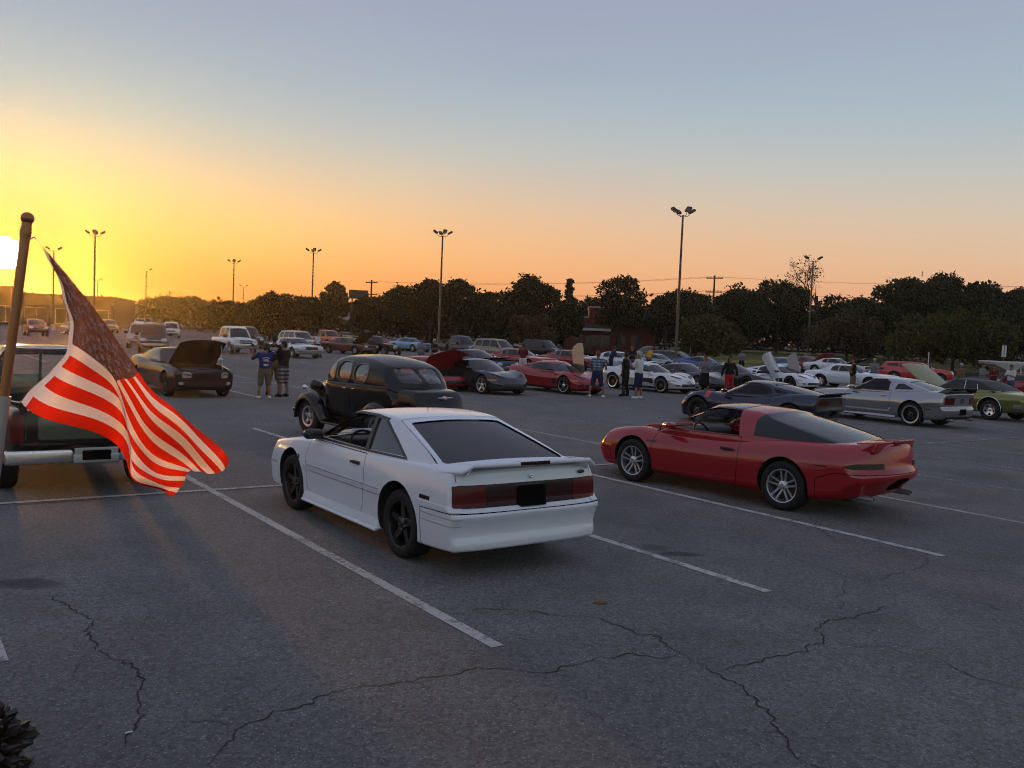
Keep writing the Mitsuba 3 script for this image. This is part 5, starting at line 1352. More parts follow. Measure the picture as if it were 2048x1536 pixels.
def tree(kind, x, y, h, r, seed, label, group=None):
    r_ = np.random.default_rng(seed)
    key = thing('tree', label, 'tree', group)
    z0 = float(ground_z(x, y)) - .1
    P0 = np.array([x, y, z0])
    trunk = []
    th = h * (.30 if kind not in 'yr' else .22)
    lean = r_.normal(0, .04, 2) * h
    top = P0 + [lean[0], lean[1], h * .72]
    trunk.append(tube([P0, P0 + [lean[0] * .3, lean[1] * .3, th], top], [.022 * h + .05, .017 * h + .03, .02], 7))
    clumps = []
    nb = {'b': 25, 'a': 17, 'c': 16, 'w': 0, 'y': 22, 'r': 18}[kind]
    for k in range(nb):
        t = (k + .5) / nb
        if kind == 'c':
            zz = th * .5 + (h - th * .5) * t; rr = r * (1 - t) ** .8 * .9 + .15
            ph = k * 2.4 + r_.uniform(0, 1); q = r_.uniform(.2, .7) * rr
            clumps.append((P0 + [q * math.cos(ph), q * math.sin(ph), zz], max(.35, rr * .55)))
        else:
            ph = k * 2.4 + r_.uniform(-.5, .5); el = r_.uniform(-.55, 1.0)
            rad = r_.uniform(.30, .92)
            c = P0 + [rad * r * math.cos(ph) * math.sqrt(max(.05, 1 - el * el * .7)), rad * r * math.sin(ph) * math.sqrt(max(.05, 1 - el * el * .7)), h * .58 + el * h * .32]
            cr = r * r_.uniform(.19, .42) * (1 if kind == 'b' else .85)
            c[2] = min(c[2], P0[2] + h - cr * .6)
            clumps.append((c, cr))
    if kind == 'b':
        clumps.append((P0 + [lean[0], lean[1], h - r * .30], r * .34))
    for c, cr in clumps[::2]:
        s = P0 + [lean[0] * .4, lean[1] * .4, th * r_.uniform(.9, 1.6)]
        trunk.append(tube([s, (s + c) / 2 + r_.normal(0, .15, 3), c], [.010 * h, .007 * h, .012], 5))
    pts, cols = [], []
    lo, hi = (np.array(q) for q in PAL[kind])
    if kind == 'w':
        tips = []
        def grow(p, d, L, rad, lev):
            e = p + d * L
            trunk.append(tube([p, (p + e) / 2 + r_.normal(0, L * .04, 3), e], [rad, rad * .8, rad * .6], 4))
            if lev == 0: tips.append(e); return
            for _ in range(3 if lev > 1 else 4):
                n = d + r_.normal(0, .62, 3); n[2] += .10; n /= np.linalg.norm(n)
                grow(p + d * L * r_.uniform(.6, 1.0), n, L * r_.uniform(.62, .8), rad * .6, lev - 1)
        grow(P0 + [0, 0, th], np.array([0, 0, 1.0]), h * .31, .016 * h, 5)
        tp = np.array(tips); tp = tp[r_.random(len(tp)) < .9]
        pts = np.repeat(tp, 3, 0) + r_.normal(0, .28, (len(tp) * 3, 3)); size = .15
        pts[:, 2] = np.minimum(pts[:, 2], z0 + h * 1.02)
    else:
        dens = {'b': 300, 'a': 190, 'c': 260, 'y': 300, 'r': 280}[kind]
        for c, cr in clumps:
            n = int(dens * (cr / (.35 * 3)) ** 1.3) + 60
            u = r_.normal(size=(n, 3)); u /= np.linalg.norm(u, axis=1, keepdims=True)
            rr = cr * (.50 + .55 * r_.random((n, 1)) ** .6) * (1 + .75 * (meshkit.noise(u * 3.2 + c[None], seed) - .5) + .5 * np.maximum(meshkit.noise(u * 6.5 + c[None] * 3, seed + 1) - .62, 0) * 3)[:, None]
            pts.append(c + u * rr * [1, 1, .85])
        pts = np.vstack(pts); size = .26 if kind in 'bac' else .22
        pts = pts[pts[:, 2] > z0 + .35]
    k = np.clip(meshkit.fbm(pts * .55, 3, seed) * 1.1 - .05 + r_.normal(0, .06, len(pts)), 0, 1)[:, None]
    cols = lo + (hi - lo) * k
    v, f, cc = leaf_cloud(pts, size, cols, r_)
    put(key + '__trunk', cat(trunk), 'bark', smooth=60)
    put(key + '__crown', (v, f), 'leaves', color=cc)
    return key
TREES = [
 ('b',-35.9,114.5,4.7,2.2,'low round tree left of the wide one, behind the dark off-roader'),
 ('b',-29.6,108.0,5.7,3.9,'wide round tree behind the silver off-roader, in the left half'),
 ('b',-23.9,105.3,5.5,2.6,'rounded tree just left of the white gabled house'),
 ('b',-27.6,137.3,8.9,2.6,'tall narrow tree rising behind the roof of the white house'),
 ('b',-17.7,110.6,5.9,2.8,'dark tree in front of the white house, under the dark sign'),
 ('b',-14.4,111.1,7.5,3.0,'dark tree right of the dark sign'),
 ('b',-10.2,107.5,8.3,2.5,'spiky topped dark tree left of the central lamp post'),
 ('b',-6.8,105.8,8.3,3.0,'dark tree directly behind the central lamp post'),
 ('b',-3.1,104.0,6.9,2.6,'lower dark tree right of the central lamp post'),
 ('b',1.9,108.0,9.3,3.7,'large dense dark tree in the middle of the tree line'),
 ('c',6.7,111.8,9.2,2.2,'pointed conical tree in the middle of the tree line'),
 ('a',12.2,103.3,9.3,3.5,'airy tree with sky showing through, right of the red building'),
 ('b',17.4,102.5,6.7,2.8,'dark tree behind the tallest lamp post'),
 ('b',22.1,105.7,5.4,2.6,'short dark tree below the wooden utility pole'),
 ('b',27.1,108.7,7.4,4.0,'broad dark tree right of the utility pole'),
 ('b',32.7,111.3,8.9,4.1,'tall dark tree in front of the bare one'),
 ('w',39.6,117.9,12.4,4.5,'bare wispy tree rising above the dark trees on the right'),
 ('b',41.2,110.6,6.9,3.8,'lower dark tree between two tall groups on the right'),
 ('b',44.5,102.8,9.3,4.3,'tall dark tree, left one of the two tallest at the right'),
 ('b',46.5,97.5,9.4,3.1,'tall dark tree, right one of the two tallest at the right'),
 ('b',51.6,99.4,8.7,3.7,'dark tree near the right end of the tree line'),
 ('b',53.6,96.0,7.9,3.2,'dark tree at the right edge of the picture'),
 ('y',17.0,78.2,4.3,3.1,'olive green low tree in front of the dark tree line, behind the white doors'),
 ('r',32.2,86.2,4.7,4.0,'brownish low tree on the grass above the white classic coupe'),
 ('y',38.0,77.2,5.3,5.0,'wide yellow-green low tree on the far right'),
 ('r',1.6,96.0,4.2,3.2,'reddish low tree behind the black off-roader'),
 ('b',-47.7,142.2,4.7,3.2,'hazy tree on the left behind the white pickup truck'),
 ('b',-64.9,178.6,6.0,4.6,'far hazy tree right of the gabled building'),
 ('b',-73.5,186.2,6.1,4.2,'far hazy tree beside the gabled building'),
 ('b',11.5,118.0,6.8,3.6,'dark tree behind the red building'),
 ('b',-12.5,121.0,6.2,3.4,'dark tree in the second row of the tree line, left of centre'),
 ('b',24.5,121.0,7.6,4.2,'dark tree in the second row, right of the utility pole'),
 ('b',38.0,96.0,5.6,3.8,'dark tree over the grass bank at the right'),
 ('b',5.6,99.5,6.3,2.3,'small dark tree in front of the left end of the red building'),
 ('b',47.5,88.0,5.6,4.0,'dark tree behind the yellow-green one'),
]
for i, (k, x, y, h, r, lab) in enumerate(TREES): tree(k, x, y, h, r, 200 + i, lab)
# the far wood that closes the skyline, and the dark undergrowth between the trunks
r_ = np.random.default_rng(5)
def wood(key, x0, y0, x1, y1, depth, hfun, n, size, lo, hi, label, seed):
    r_ = np.random.default_rng(seed)
    t = r_.random(n); w = r_.normal(0, depth, n)
    x = x0 + (x1 - x0) * t; y = y0 + (y1 - y0) * t + w
    H = hfun(x) * (.55 + .75 * meshkit.fbm(np.c_[x * .22, y * .05, 0 * x], 3, seed))
    z = ground_z(x, y) + H * r_.random(n) ** .55
    pts = np.c_[x, y, z]
    k = np.clip(meshkit.fbm(pts * .4, 3, seed), 0, 1)[:, None]
    cols = np.array(lo) + (np.array(hi) - np.array(lo)) * k
    v, f, cc = leaf_cloud(pts, size, cols, r_)
    kk = put(key, (v, f), 'leaves', color=cc)
    labels[kk] = {'label': label, 'category': 'trees', 'kind': 'stuff'}
wood('far_wood', -330, 235, -60, 235, 9, lambda x: 6.0 + 0 * x, 16000, .75, (.03, .036, .018), (.05, .05, .026), 'low hazy far wood along the left horizon', 1)
wood('far_wood', -60, 165, 130, 150, 7, lambda x: 5.6 + .022 * (x + 60), 24000, .6, (.022, .03, .014), (.04, .042, .02), 'dark wood closing the skyline behind the trees', 2)
wood('undergrowth', -36, 124, 70, 116, 3.0, lambda x: 3.2 + 0 * x, 15000, .35, (.02, .026, .013), (.035, .036, .018), 'dark bushes between and below the trees', 3)

# ------------------------------------------------------------------ lamp posts and utility poles
mat('pole_steel', (.09, .08, .075), .55, .5)
mat('lamp_housing', (.035, .035, .035), .5, .3)
mat('lamp_glass', (.35, .35, .35), .3)
mat('pole_wood', (.10, .075, .05), .9, spec=.2)
mat('transformer', (.30, .31, .31), .5, .4)
mat('wire', (.012, .012, .012), .6)
def lamp_post(kind, x, y, h, label, group):
    key = thing('lamp_post', label, 'lamp post', group)
    z = float(ground_z(x, y)); M = T().translate([x, y, z])
    base = cat([lathe([(0, 0), (.32, 0), (.32, .70), (.28, .76), (0, .76)], 20)])
    put(key + '__base', base, 'kerb_concrete', M, smooth=35)
    put(key + '__pole', tube([[0, 0, .7], [0, 0, h * .5], [0, 0, h - .45]], [.12, .095, .07], 12), 'pole_steel', M, smooth=40)
    spots = {'m4': [(1, 0), (-1, 0), (0, 1), (0, -1)], 'm2': [(1, 0), (-1, 0)], 'm1': [(1, 0)]}[kind]
    if kind == 'm4': a0 = .35
    else: a0 = .15
    for i, (cx, cy) in enumerate(spots):
        a = math.atan2(cy, cx) + a0
        d = np.array([math.cos(a), math.sin(a), 0])
        arm = tube([[0, 0, h - .5], d * .35 + [0, 0, h - .52], d * .50 + [0, 0, h - .42], d * .52 + [0, 0, h - .25]], .025, 6)
        ak = put(key + '__arm', arm, 'pole_steel', M, smooth=40)
        hd = rbox(-.24, .24, -.20, .20, -.09, .09, .04)
        gl = rbox(-.20, .20, -.17, .17, -.105, -.085, .01)
        R_ = trimesh.transformations
        m_ = R_.translation_matrix(d * .72 + [0, 0, h - .12]) @ R_.rotation_matrix(a, [0, 0, 1]) @ R_.rotation_matrix(-.55, [0, 1, 0])
        hd.apply_transform(m_); gl.apply_transform(m_)
        hk = put(key + '__lamp_head', hd, 'lamp_housing', M, smooth=40)
        put(hk + '__lens', gl, 'lamp_glass', M, smooth=40)
    return key
POSTS = [('m4',11.8,64.9,11.71,'tallest lamp post, right of centre, with four floodlight heads'),('m4',-7.2,85.7,11.64,'central lamp post left of the middle tree group'),('m4',-24.8,109.2,11.32,'lamp post above the orange pickup truck'),
 ('m4',-40.9,129.7,10.91,'lamp post above the white pickup truck'),('m4',-42.6,90.5,10.63,'lamp post at the left, tallest one beside the flag'),('m1',-64.5,156.2,10.50,'slim lamp post with a single head on the left'),
 ('m2',-57.4,111.1,10.30,'lamp post with two heads close to the low sun'),('m2',29.7,90.2,10.49,'lamp post with two heads in front of the bare tree'),('m2',1.2,140.0,11.42,'lamp post peeking over the middle tree'),
 ('m2',-93.1,199.3,10.05,'distant lamp post just right of the tall left one'),('m2',-64.0,210.5,10.46,'distant lamp post right of the one above the white pickup')]
for k, x, y, h, lab in POSTS: lamp_post(k, x, y, h, lab, 'parking lot lamp posts')
def utility_pole(x, y, h, yaw, label, can=True):
    key = thing('utility_pole', label, 'utility pole')
    M = place(x, y, yaw, float(ground_z(x, y)))
    put(key + '__pole', tube([[0, 0, 0], [0, 0, h * .6], [0, 0, h]], [.16, .13, .10], 10), 'pole_wood', M, smooth=40)
    for z in (h - .35, h - 2.0):
        ak = put(key + '__crossarm', box(-.06, .06, -1.0, 1.0, z - .06, z + .06), 'pole_wood', M)
        for yy in (-.9, -.45, .45, .9):
            put(ak + '__insulator', lathe([(0, 0), (.03, 0), (.045, .05), (.03, .1), (.04, .14), (0, .17)], 8).apply_translation((0, yy, z + .06)), 'lamp_glass', M, smooth=40)
    if can: put(key + '__transformer', lathe([(0, 0), (.24, 0), (.26, .05), (.26, .75), (.2, .82), (0, .84)], 16).apply_translation((.28, 0, h - 3.6)), 'transformer', M, smooth=40)
    return key
UP = [(23.7, 107.4, 8.76), (-66, 214, 8.4), (75.0, 92.0, 9.2), (-25.0, 128.0, 8.6), (-82.9, 214.6, 8.42)]
utility_pole(23.7, 107.4, 8.9, 60, 'wooden utility pole with two crossarms above the tree line')
utility_pole(-82.9, 214.6, 8.42, 60, 'small far utility pole with a crossarm on the left horizon', False)
utility_pole(78.0, 92.0, 9.2, 60, 'utility pole beyond the right edge carrying the wires', False)
utility_pole(-20.0, 124.0, 8.6, 60, 'utility pole hidden behind the dark trees left of centre', False)
mat('sign_dark', (.03, .028, .028), .5)
def wires(a, b, side):
    for z, lv in ((-.18, 'upper'), (-1.83, 'lower')):
        for o, fr in ((-.9, 'left'), (.9, 'right')):
            p, q = np.array([a[0] + o * .5, a[1], ground_z(a[0], a[1]) + a[2] + z]), np.array([b[0] + o * .5, b[1], ground_z(b[0], b[1]) + b[2] + z])
            t = np.linspace(0, 1, 24)[:, None]
            pts = p + (q - p) * t; pts[:, 2] -= 4 * .6 * (t * (1 - t))[:, 0]
            k = put('overhead_wire', tube(pts, .012, 4), 'wire')
            labels[k] = {'label': f'overhead wire from the {fr} end of the {lv} crossarm, running {side}', 'category': 'wire', 'group': f'{lv} overhead wires running {side}'}
wires((23.7, 107.4, 8.9), (78, 92, 9.2), 'right'); wires((23.7, 107.4, 8.9), (-20, 124, 8.6), 'left')

# ------------------------------------------------------------------ buildings
mat('siding_white', (.42, .42, .42), .7)
mat('roof_grey', (.07, .065, .065), .85)
mat('wall_brown', (.06, .04, .032), .85)
mat('wall_red', (.13, .016, .015), .7)
mat('wall_cream', (.28, .24, .19), .8)
mat('window_dark', (.012, .013, .016), .08, spec=.7)
mat('trim_white', (.5, .5, .5), .6)
def gable_roof(x0, x1, y0, y1, z0, z1, over=.3, axis='x'):
    """A pitched roof, ridge along x or y."""
    if axis == 'x':
        ym = (y0 + y1) / 2; p = [(y0 - over, z0), (ym, z1), (y1 + over, z0), (y1 + over, z0 - .12), (ym, z1 - .14), (y0 - over, z0 - .12)]
        return tm(end_prism(p, x0 - over, x1 + over))
    xm = (x0 + x1) / 2; p = [(x0 - over, z0), (xm, z1), (x1 + over, z0), (x1 + over, z0 - .12), (xm, z1 - .14), (x0 - over, z0 - .12)]
    return tm(side_prism(p, y0 - over, y1 + over))
def house_window(key, M, x, y, z, w, h, frame='trim_white'):
    fr = cat([box(x - w / 2 - .06, x + w / 2 + .06, y - .05, y + .02, z - .06, z), box(x - w / 2 - .06, x + w / 2 + .06, y - .05, y + .02, z + h, z + h + .06), box(x - w / 2 - .06, x - w / 2, y - .05, y + .02, z, z + h), box(x + w / 2, x + w / 2 + .06, y - .05, y + .02, z, z + h), box(x - .02, x + .02, y - .05, y + .02, z, z + h)])
    k = put(key + '__window', box(x - w / 2, x + w / 2, y - .02, y + .03, z, z + h), 'window_dark', M)
    put(k + '__frame', fr, frame, M)
# white gabled house
key = thing('house', 'white clapboard house with a pitched grey roof, half hidden by trees on the left', 'house')
M = place(-25.6, 149.0, 10, float(ground_z(-26, 148)))
put(key + '__wall', cat([box(-4, 7, 0, 8, 0, 3.4)]), 'siding_white', M)
put(key + '__gable', tm(side_prism([(-4, 3.4), (7, 3.4), (1.5, 5.9)], 0, 8)), 'siding_white', M)
put(key + '__roof', gable_roof(-4, 7, 0, 8, 3.4, 6.0, .4, 'y'), 'roof_grey', M)
for x in (-3.2, -1.9, -.6, 1.2, 2.6, 4.2, 5.6): house_window(key, M, x, -.02, .9, .8, 1.9)
put(key + '__door', box(.1, .9, -.04, .02, 0, 2.1), 'wall_brown', M)
for i in range(9): put(key + '__porch_post', box(-3.9 + i * 1.35, -3.75 + i * 1.35, -1.3, -1.15, 0, 2.9), 'trim_white', M)
put(key + '__porch_roof', box(-4.2, 7.2, -1.5, -.06, 2.9, 3.05), 'roof_grey', M)
# red restaurant
key = thing('restaurant', 'red flat-roofed restaurant with a white fascia band and white emblems behind the cars', 'building')
M = place(9.2, 106.0, -4, float(ground_z(9.2, 106)))
put(key + '__wall', box(-3.2, 7.5, 0, 9, 0, 4.3), 'wall_red', M)
put(key + '__parapet', box(-.4, 4.6, -.12, 9, 4.3, 5.5), 'wall_red', M)
put(key + '__coping', box(-.5, 4.7, -.2, 9.1, 5.5, 5.62), 'trim_white', M)
put(key + '__coping', box(-3.3, -.5, -.1, 9.1, 4.3, 4.4), 'trim_white', M)
put(key + '__fascia', box(-2.0, 2.2, -1.4, -.12, 2.75, 3.05), 'trim_white', M)
put(key + '__canopy', box(-2.1, 2.3, -1.45, -.05, 3.05, 3.45), 'wall_brown', M)
em = [tm(hull([((1.35, -.16, 3.75), .05), ((1.75, -.16, 3.75), .05), ((1.5, -.16, 4.75), .05)])), rbox(2.0, 2.35, -.2, -.13, 3.75, 4.15, .03), rbox(2.5, 3.1, -.2, -.13, 3.7, 4.35, .03), rbox(2.15, 2.3, -.2, -.13, 4.15, 4.5, .03)]
for e in em: put(key + '__emblem', e, 'trim_white', M)
for x in (-1.6, .4, 1.6, 3.4, 5.2): house_window(key, M, x, -.02, .9, 1.1, 1.35, 'wall_brown')
put(key + '__door', box(-.75, .0 - .1, -.05, .02, 0, 2.2), 'window_dark', M)
# gabled store far left
key = thing('store', 'far low store with a white-trimmed triangular gable on the left horizon', 'building')
M = place(-86.0, 214.0, 18, float(ground_z(-86, 214)))
put(key + '__wall', box(-4, 16, 0, 12, 0, 3.0), 'wall_cream', M)
put(key + '__roof', tm(end_prism([(-.8, 3.0), (6, 5.6), (12.8, 3.0)], -4.5, 16.5)), 'roof_grey', M)
put(key + '__gable', tm(side_prism([(-3, 2.9), (3.4, 2.9), (.2, 6.2)], -1.2, 5)), 'roof_grey', M)
for a, b in (((-3.2, 2.9), (.2, 6.4)), ((.2, 6.4), (3.6, 2.9))): put(key + '__gable_trim', tube([[a[0], -1.3, a[1]], [b[0], -1.3, b[1]]], .16, 6), 'trim_white', M)
put(key + '__gable_trim', tube([[-3.2, -1.3, 2.9], [3.6, -1.3, 2.9]], .14, 6), 'trim_white', M)
for x in (-2.4, 0, 2.4, 6, 9, 12): house_window(key, M, x, -.02, .8, 1.4, 1.5)
# strip mall at the far left edge
key = thing('strip_mall', 'long flat-roofed brown strip mall along the left edge under the sun', 'building')
M = place(-96.0, 132.0, 16, float(ground_z(-80, 138)))
put(key + '__wall', box(-40, 34, 0, 24, 0, 4.6), 'wall_brown', M)
put(key + '__parapet', box(-40.3, 34.3, -.5, 24.3, 4.6, 5.0), 'wall_brown', M)
put(key + '__parapet', box(8, 20, -.8, 3, 5.0, 5.9), 'wall_brown', M)
put(key + '__canopy', box(-40, 34, -3.2, -.5, 3.2, 3.6), 'wall_brown', M)
for i in range(18): put(key + '__canopy_post', box(-39.5 + i * 4.3, -39.2 + i * 4.3, -3.1, -2.8, 0, 3.2), 'wall_brown', M)
for i in range(17): house_window(key, M, -37.3 + i * 4.3, -.02, .5, 3.2, 2.3)
# dark sign board on posts above the trees
key = thing('sign_board', 'dark rectangular sign board on posts rising above the trees left of centre', 'sign')
M = place(-20.7, 118.0, 8, float(ground_z(-20.7, 118)))
put(key + '__panel', rbox(-1.25, 1.25, -.15, .15, 5.75, 6.9, .04), 'sign_dark', M)
for x in (-.8, .8): put(key + '__post', tube([[x, 0, 0], [x, 0, 5.8]], .09, 8), 'pole_steel', M, smooth=40)
# blue canopy tent, trailer, small signs
mat('canopy_blue', (.03, .07, .30), .6)
key = thing('canopy_tent', 'small blue canopy tent at the edge of the lot by the tallest lamp post', 'tent')
M = place(16.4, 79.0, 12, float(ground_z(16.4, 79)))
put(key + '__canopy', tm(hull([((-1.5, -1.5, 2.0), .02), ((1.5, -1.5, 2.0), .02), ((1.5, 1.5, 2.0), .02), ((-1.5, 1.5, 2.0), .02), ((0, 0, 2.75), .03)])), 'canopy_blue', M)
for a in (-1, 1):
    for b in (-1, 1): put(key + '__leg', tube([[a * 1.45, b * 1.45, 0], [a * 1.45, b * 1.45, 2.05]], .025, 6), 'steel', M, smooth=40)
key = thing('trailer', 'grey car trailer with a tilted deck and lattice braces at the right edge', 'trailer')
M = place(27.6, 48.2, -12)
put(key + '__deck', rbox(-2.0, 4.0, -1.1, 1.1, 1.72, 1.90, .03), 'steel', M)
put(key + '__front_panel', tm(hull([((-2.0, -1.1, 1.85), .03), ((-2.0, 1.1, 1.85), .03), ((-.9, -1.1, 1.30), .03), ((-.9, 1.1, 1.30), .03), ((-.4, -1.1, 1.75), .03), ((-.4, 1.1, 1.75), .03)])), 'transformer', M)
for y in (-1.0, 1.0):
    put(key + '__brace', tube([[-.6, y, 1.72], [1.6, y, .5]], .04, 6), 'steel', M, smooth=40)
    put(key + '__brace', tube([[.4, y, 1.72], [2.4, y, .5]], .04, 6), 'steel', M, smooth=40)
    put(key + '__post', tube([[-.5, y, .3], [-.5, y, 1.75]], .05, 8), 'steel', M, smooth=40)
    put(key + '__frame_rail', box(-1.6, 4.0, y - .05, y + .05, .42, .55), 'steel', M)
    for x in (1.4, 2.3): put(key + '__wheel', tyre_mesh(.34, .2, .2, 24).apply_translation((x, y * 1.15, .34)), 'rubber', M, smooth=40)
for nm, x, y, h, lab in (('marker_post', 31.6, 68.0, 2.1, 'thin white marker post beside the raised green hood'), ('sign_post', 34.0, 62.0, 2.9, 'white sign on a post at the right, above the group of people'), ('marker_post', 44.0, 79.0, 1.2, 'small post on the grass bank')):
    key = thing(nm, lab, 'post'); M = place(x, y, 0, float(ground_z(x, y)))
    put(key + '__pole', tube([[0, 0, 0], [0, 0, h]], .04, 8), 'trim_white' if nm == 'marker_post' else 'pole_steel', M, smooth=40)
    if nm == 'sign_post': put(key + '__panel', rbox(-.16, .16, -.03, -.01, h - .9, h - .1, .01), 'trim_white', M)
# ------------------------------------------------------------------ people
mat('skin', (.22, .11, .075), .6, spec=.3)
mat('skin_dark', (.07, .035, .025), .6, spec=.3)
mat('hair_dark', (.012, .010, .008), .7)
mat('hair_grey', (.30, .29, .28), .7)
mat('hair_red', (.10, .03, .015), .7)
for k, c in dict(cloth_blue=(.02, .03, .13), cloth_black=(.012, .012, .013), cloth_white=(.5, .5, .52), cloth_grey=(.16, .16, .19), cloth_navy=(.02, .024, .06), cloth_khaki=(.12, .09, .055), cloth_maroon=(.10, .016, .02), cloth_red=(.34, .018, .02), cloth_yellow=(.55, .30, .03), cloth_denim=(.06, .08, .14), shoe_white=(.6, .6, .6), shoe_dark=(.02, .018, .016), phone_dark=(.01, .01, .01)).items(): mat(k, c, .85, spec=.15)
def plaid(c0, c1, c2, s):
    def f(p, n, uv):
        a = dr.abs(dr.sin(p.z * s)); b = dr.abs(dr.sin((p.x * .8 + p.y * .6) * s))
        k = mikit.smoothstep(.55, .75, a); q = mikit.smoothstep(.55, .75, b)
        return mikit.mix(mikit.mix(c0, c1, k), c2, q * .55)
    return f
mat('cloth_plaid_blue', proc(plaid((.28, .34, .36), (.05, .09, .14), (.03, .06, .10), 30)), .85, spec=.1)
mat('cloth_plaid_pale', proc(plaid((.32, .29, .30), (.05, .035, .05), (.06, .045, .06), 26)), .85, spec=.1)

def limb(js, seg=10):
    """A chain of joints ((x, y, z), r) as hulls of neighbouring spheres."""
    return [hull([js[i], js[i + 1]], seg) for i in range(len(js) - 1)]
def soft(parts, edge=.05, it=6):
    m = Manifold.batch_boolean(parts, m3.OpType.Add).refine_to_length(edge)
    t = tm(m); t.merge_vertices()
    trimesh.smoothing.filter_taubin(t, iterations=it)
    return t

def person(x, y, yaw, label, H=1.76, arms=None, shirt='cloth_black', lower='cloth_khaki', lower_kind='shorts', shoes='shoe_white', hair='hair_dark', skin='skin', stance=.10, stride=0.0, hat=None, hair_long=False, belly=0.0, lean=0.0, head_turn=0.0, head_tilt=0.0, sleeves='short', item=None, z=None, prints=()):
    """Facing +x before the yaw. arms: for the left (+y) and right side, (elbow, wrist) offsets from the shoulder in metres at 1.76 m height."""
    key = thing('person', label, 'person')
    s = H / 1.76
    M = place(x, y, yaw, float(ground_z(x, y)) if z is None else z, s)
    K = lambda part, m, b, sm=True: put(key + '__' + part, m, b, M, smooth=sm)
    arms = arms or [((.02, .06, -.29), (.10, .05, -.52)), ((.02, -.06, -.29), (.10, -.05, -.52))]
    L = lambda z_: lean * max(0, z_ - .95)
    hipz, shz = .93, 1.44
    J = {}
    body, sk = [], []
    # legs
    feet = []
    for sd, st in ((1, stride), (-1, -stride)):
        hip = (0, sd * .09, hipz); knee = (st * .5 + .02, sd * (.09 + stance * .35), .50); ank = (st - .01, sd * (.09 + stance * .75), .085)
        J[sd] = (hip, knee, ank)
        body += limb([(hip, .085), (knee, .058), ((ank[0] - .01, ank[1], .30), .052), (ank, .036)])
        body += [hull([((ank[0] - .02, ank[1], .045), .04), ((ank[0] + .13, ank[1] + sd * .02, .035), .032)])]
        feet.append(ank)
    pel, chest, neck = (0, 0, .97), (L(1.30), 0, 1.30), (L(1.5), 0, 1.47)
    body += [hull([((0, .075, .95), .092), ((0, -.075, .95), .092), ((L(1.15) + belly * .5, .05, 1.13), .096), ((L(1.15) + belly * .5, -.05, 1.13), .096)])]
    body += [hull([((L(1.15), .05, 1.13), .096), ((L(1.15), -.05, 1.13), .096), ((L(1.36), .12, 1.36), .085), ((L(1.36), -.12, 1.36), .085)])]
    body += limb([((L(1.42), 0, 1.42), .075), ((L(1.58) + .01, 0, 1.55), .055)])
    hc = np.array([L(1.66) + .02, 0, 1.645])
    shirts = []
    for sd, (el, wr) in ((1, arms[0]), (-1, arms[1])):
        sh = np.array([L(shz), sd * .185, shz - .02])
        e, w = sh + el, sh + wr
        body += limb([(sh, .058), (e, .042), (w, .028)])
        d = (w - e) / (np.linalg.norm(w - e) + 1e-9)
        # hand: palm, four fingers of different length and a thumb from the side of the palm
        side = np.cross(d, [0, 0, 1.0]); side = side / (np.linalg.norm(side) + 1e-9) if np.linalg.norm(side) > .2 else np.array([1.0, 0, 0])
        up = np.cross(side, d)
        pb, pe = w + d * .02, w + d * .09
        body += [hull([(pb, .022), (pe + side * .028, .015), (pe - side * .028, .015)], 8)]
        for q, ln in zip((-.030, -.010, .010, .030), (.060, .075, .080, .065)):
            k0 = pe + side * q; k1 = k0 + d * ln * .5 - up * .008; k2 = k0 + d * ln * .85 - up * .03
            body += limb([(k0, .0105), (k1, .0095), (k2, .008)], 6)
        t0 = pb + d * .02 + side * .025; body += limb([(t0, .012), (t0 + side * .03 + d * .025, .011), (t0 + side * .038 + d * .05 - up * .01, .009)], 6)
        J['w%d' % sd] = (w, pe, d)
        shirts.append((sh, e, w))
    # head with face
    c, si = math.cos(head_turn), math.sin(head_turn)
    def hp(a, b, z_): return (hc[0] + a * c - b * si, a * si + b * c, hc[2] + z_ + a * head_tilt)
    head = [hull([(hp(-.015, 0, .035), .088), (hp(.012, 0, .02), .082), (hp(.03, 0, -.075), .050), (hp(.015, .03, -.04), .052), (hp(.015, -.03, -.04), .052)], 16)]
    head += [hull([(hp(.092, 0, .01), .010), (hp(.112, 0, -.025), .014), (hp(.085, .012, -.03), .012), (hp(.085, -.012, -.03), .012)], 8)]
    head += [hull([(hp(0, sd * .088, .01), .018), (hp(-.005, sd * .092, -.025), .013)], 8) for sd in (1, -1)]
    head += [hull([(hp(.078, .018, -.068), .010), (hp(.078, -.018, -.068), .010)], 8)]
    bm = soft(body + head, .045, 5)
    K('body', bm, skin)
    for sd in (1, -1): K('eye', tm(Manifold.sphere(.0115, 10).translate(hp(.087, sd * .032, .012))), 'hair_dark')
    # hair
    if hair:
        hh = [hull([(hp(-.025, 0, .050), .092), (hp(.01, 0, .062), .080)], 16), hull([(hp(-.05, 0, .0), .078), (hp(-.045, 0, -.035), .062)], 14)]
        if hair_long: hh += [hull([(hp(-.06, .03, -.02), .06), (hp(-.07, -.03, -.02), .06), (hp(-.075, 0, -.22), .055)], 12)]
        hm = Manifold.batch_boolean(hh, m3.OpType.Add) - Manifold.cube((.2, .4, .125), True).translate(hp(.135, 0, -.04))
        K('hair', tm(hm), hair, 50)
    if hat:
        ht = [hull([(hp(-.02, 0, .075), .088), (hp(.01, 0, .075), .082)], 16) - Manifold.cube((.5, .5, .4), True).translate(hp(0, 0, -.155)), hull([(hp(.06, .05, .05), .008), (hp(.06, -.05, .05), .008), (hp(.17, .03, .04), .008), (hp(.17, -.03, .04), .008)], 8)]
        K('cap', tm(Manifold.batch_boolean(ht, m3.OpType.Add)), hat, 40)
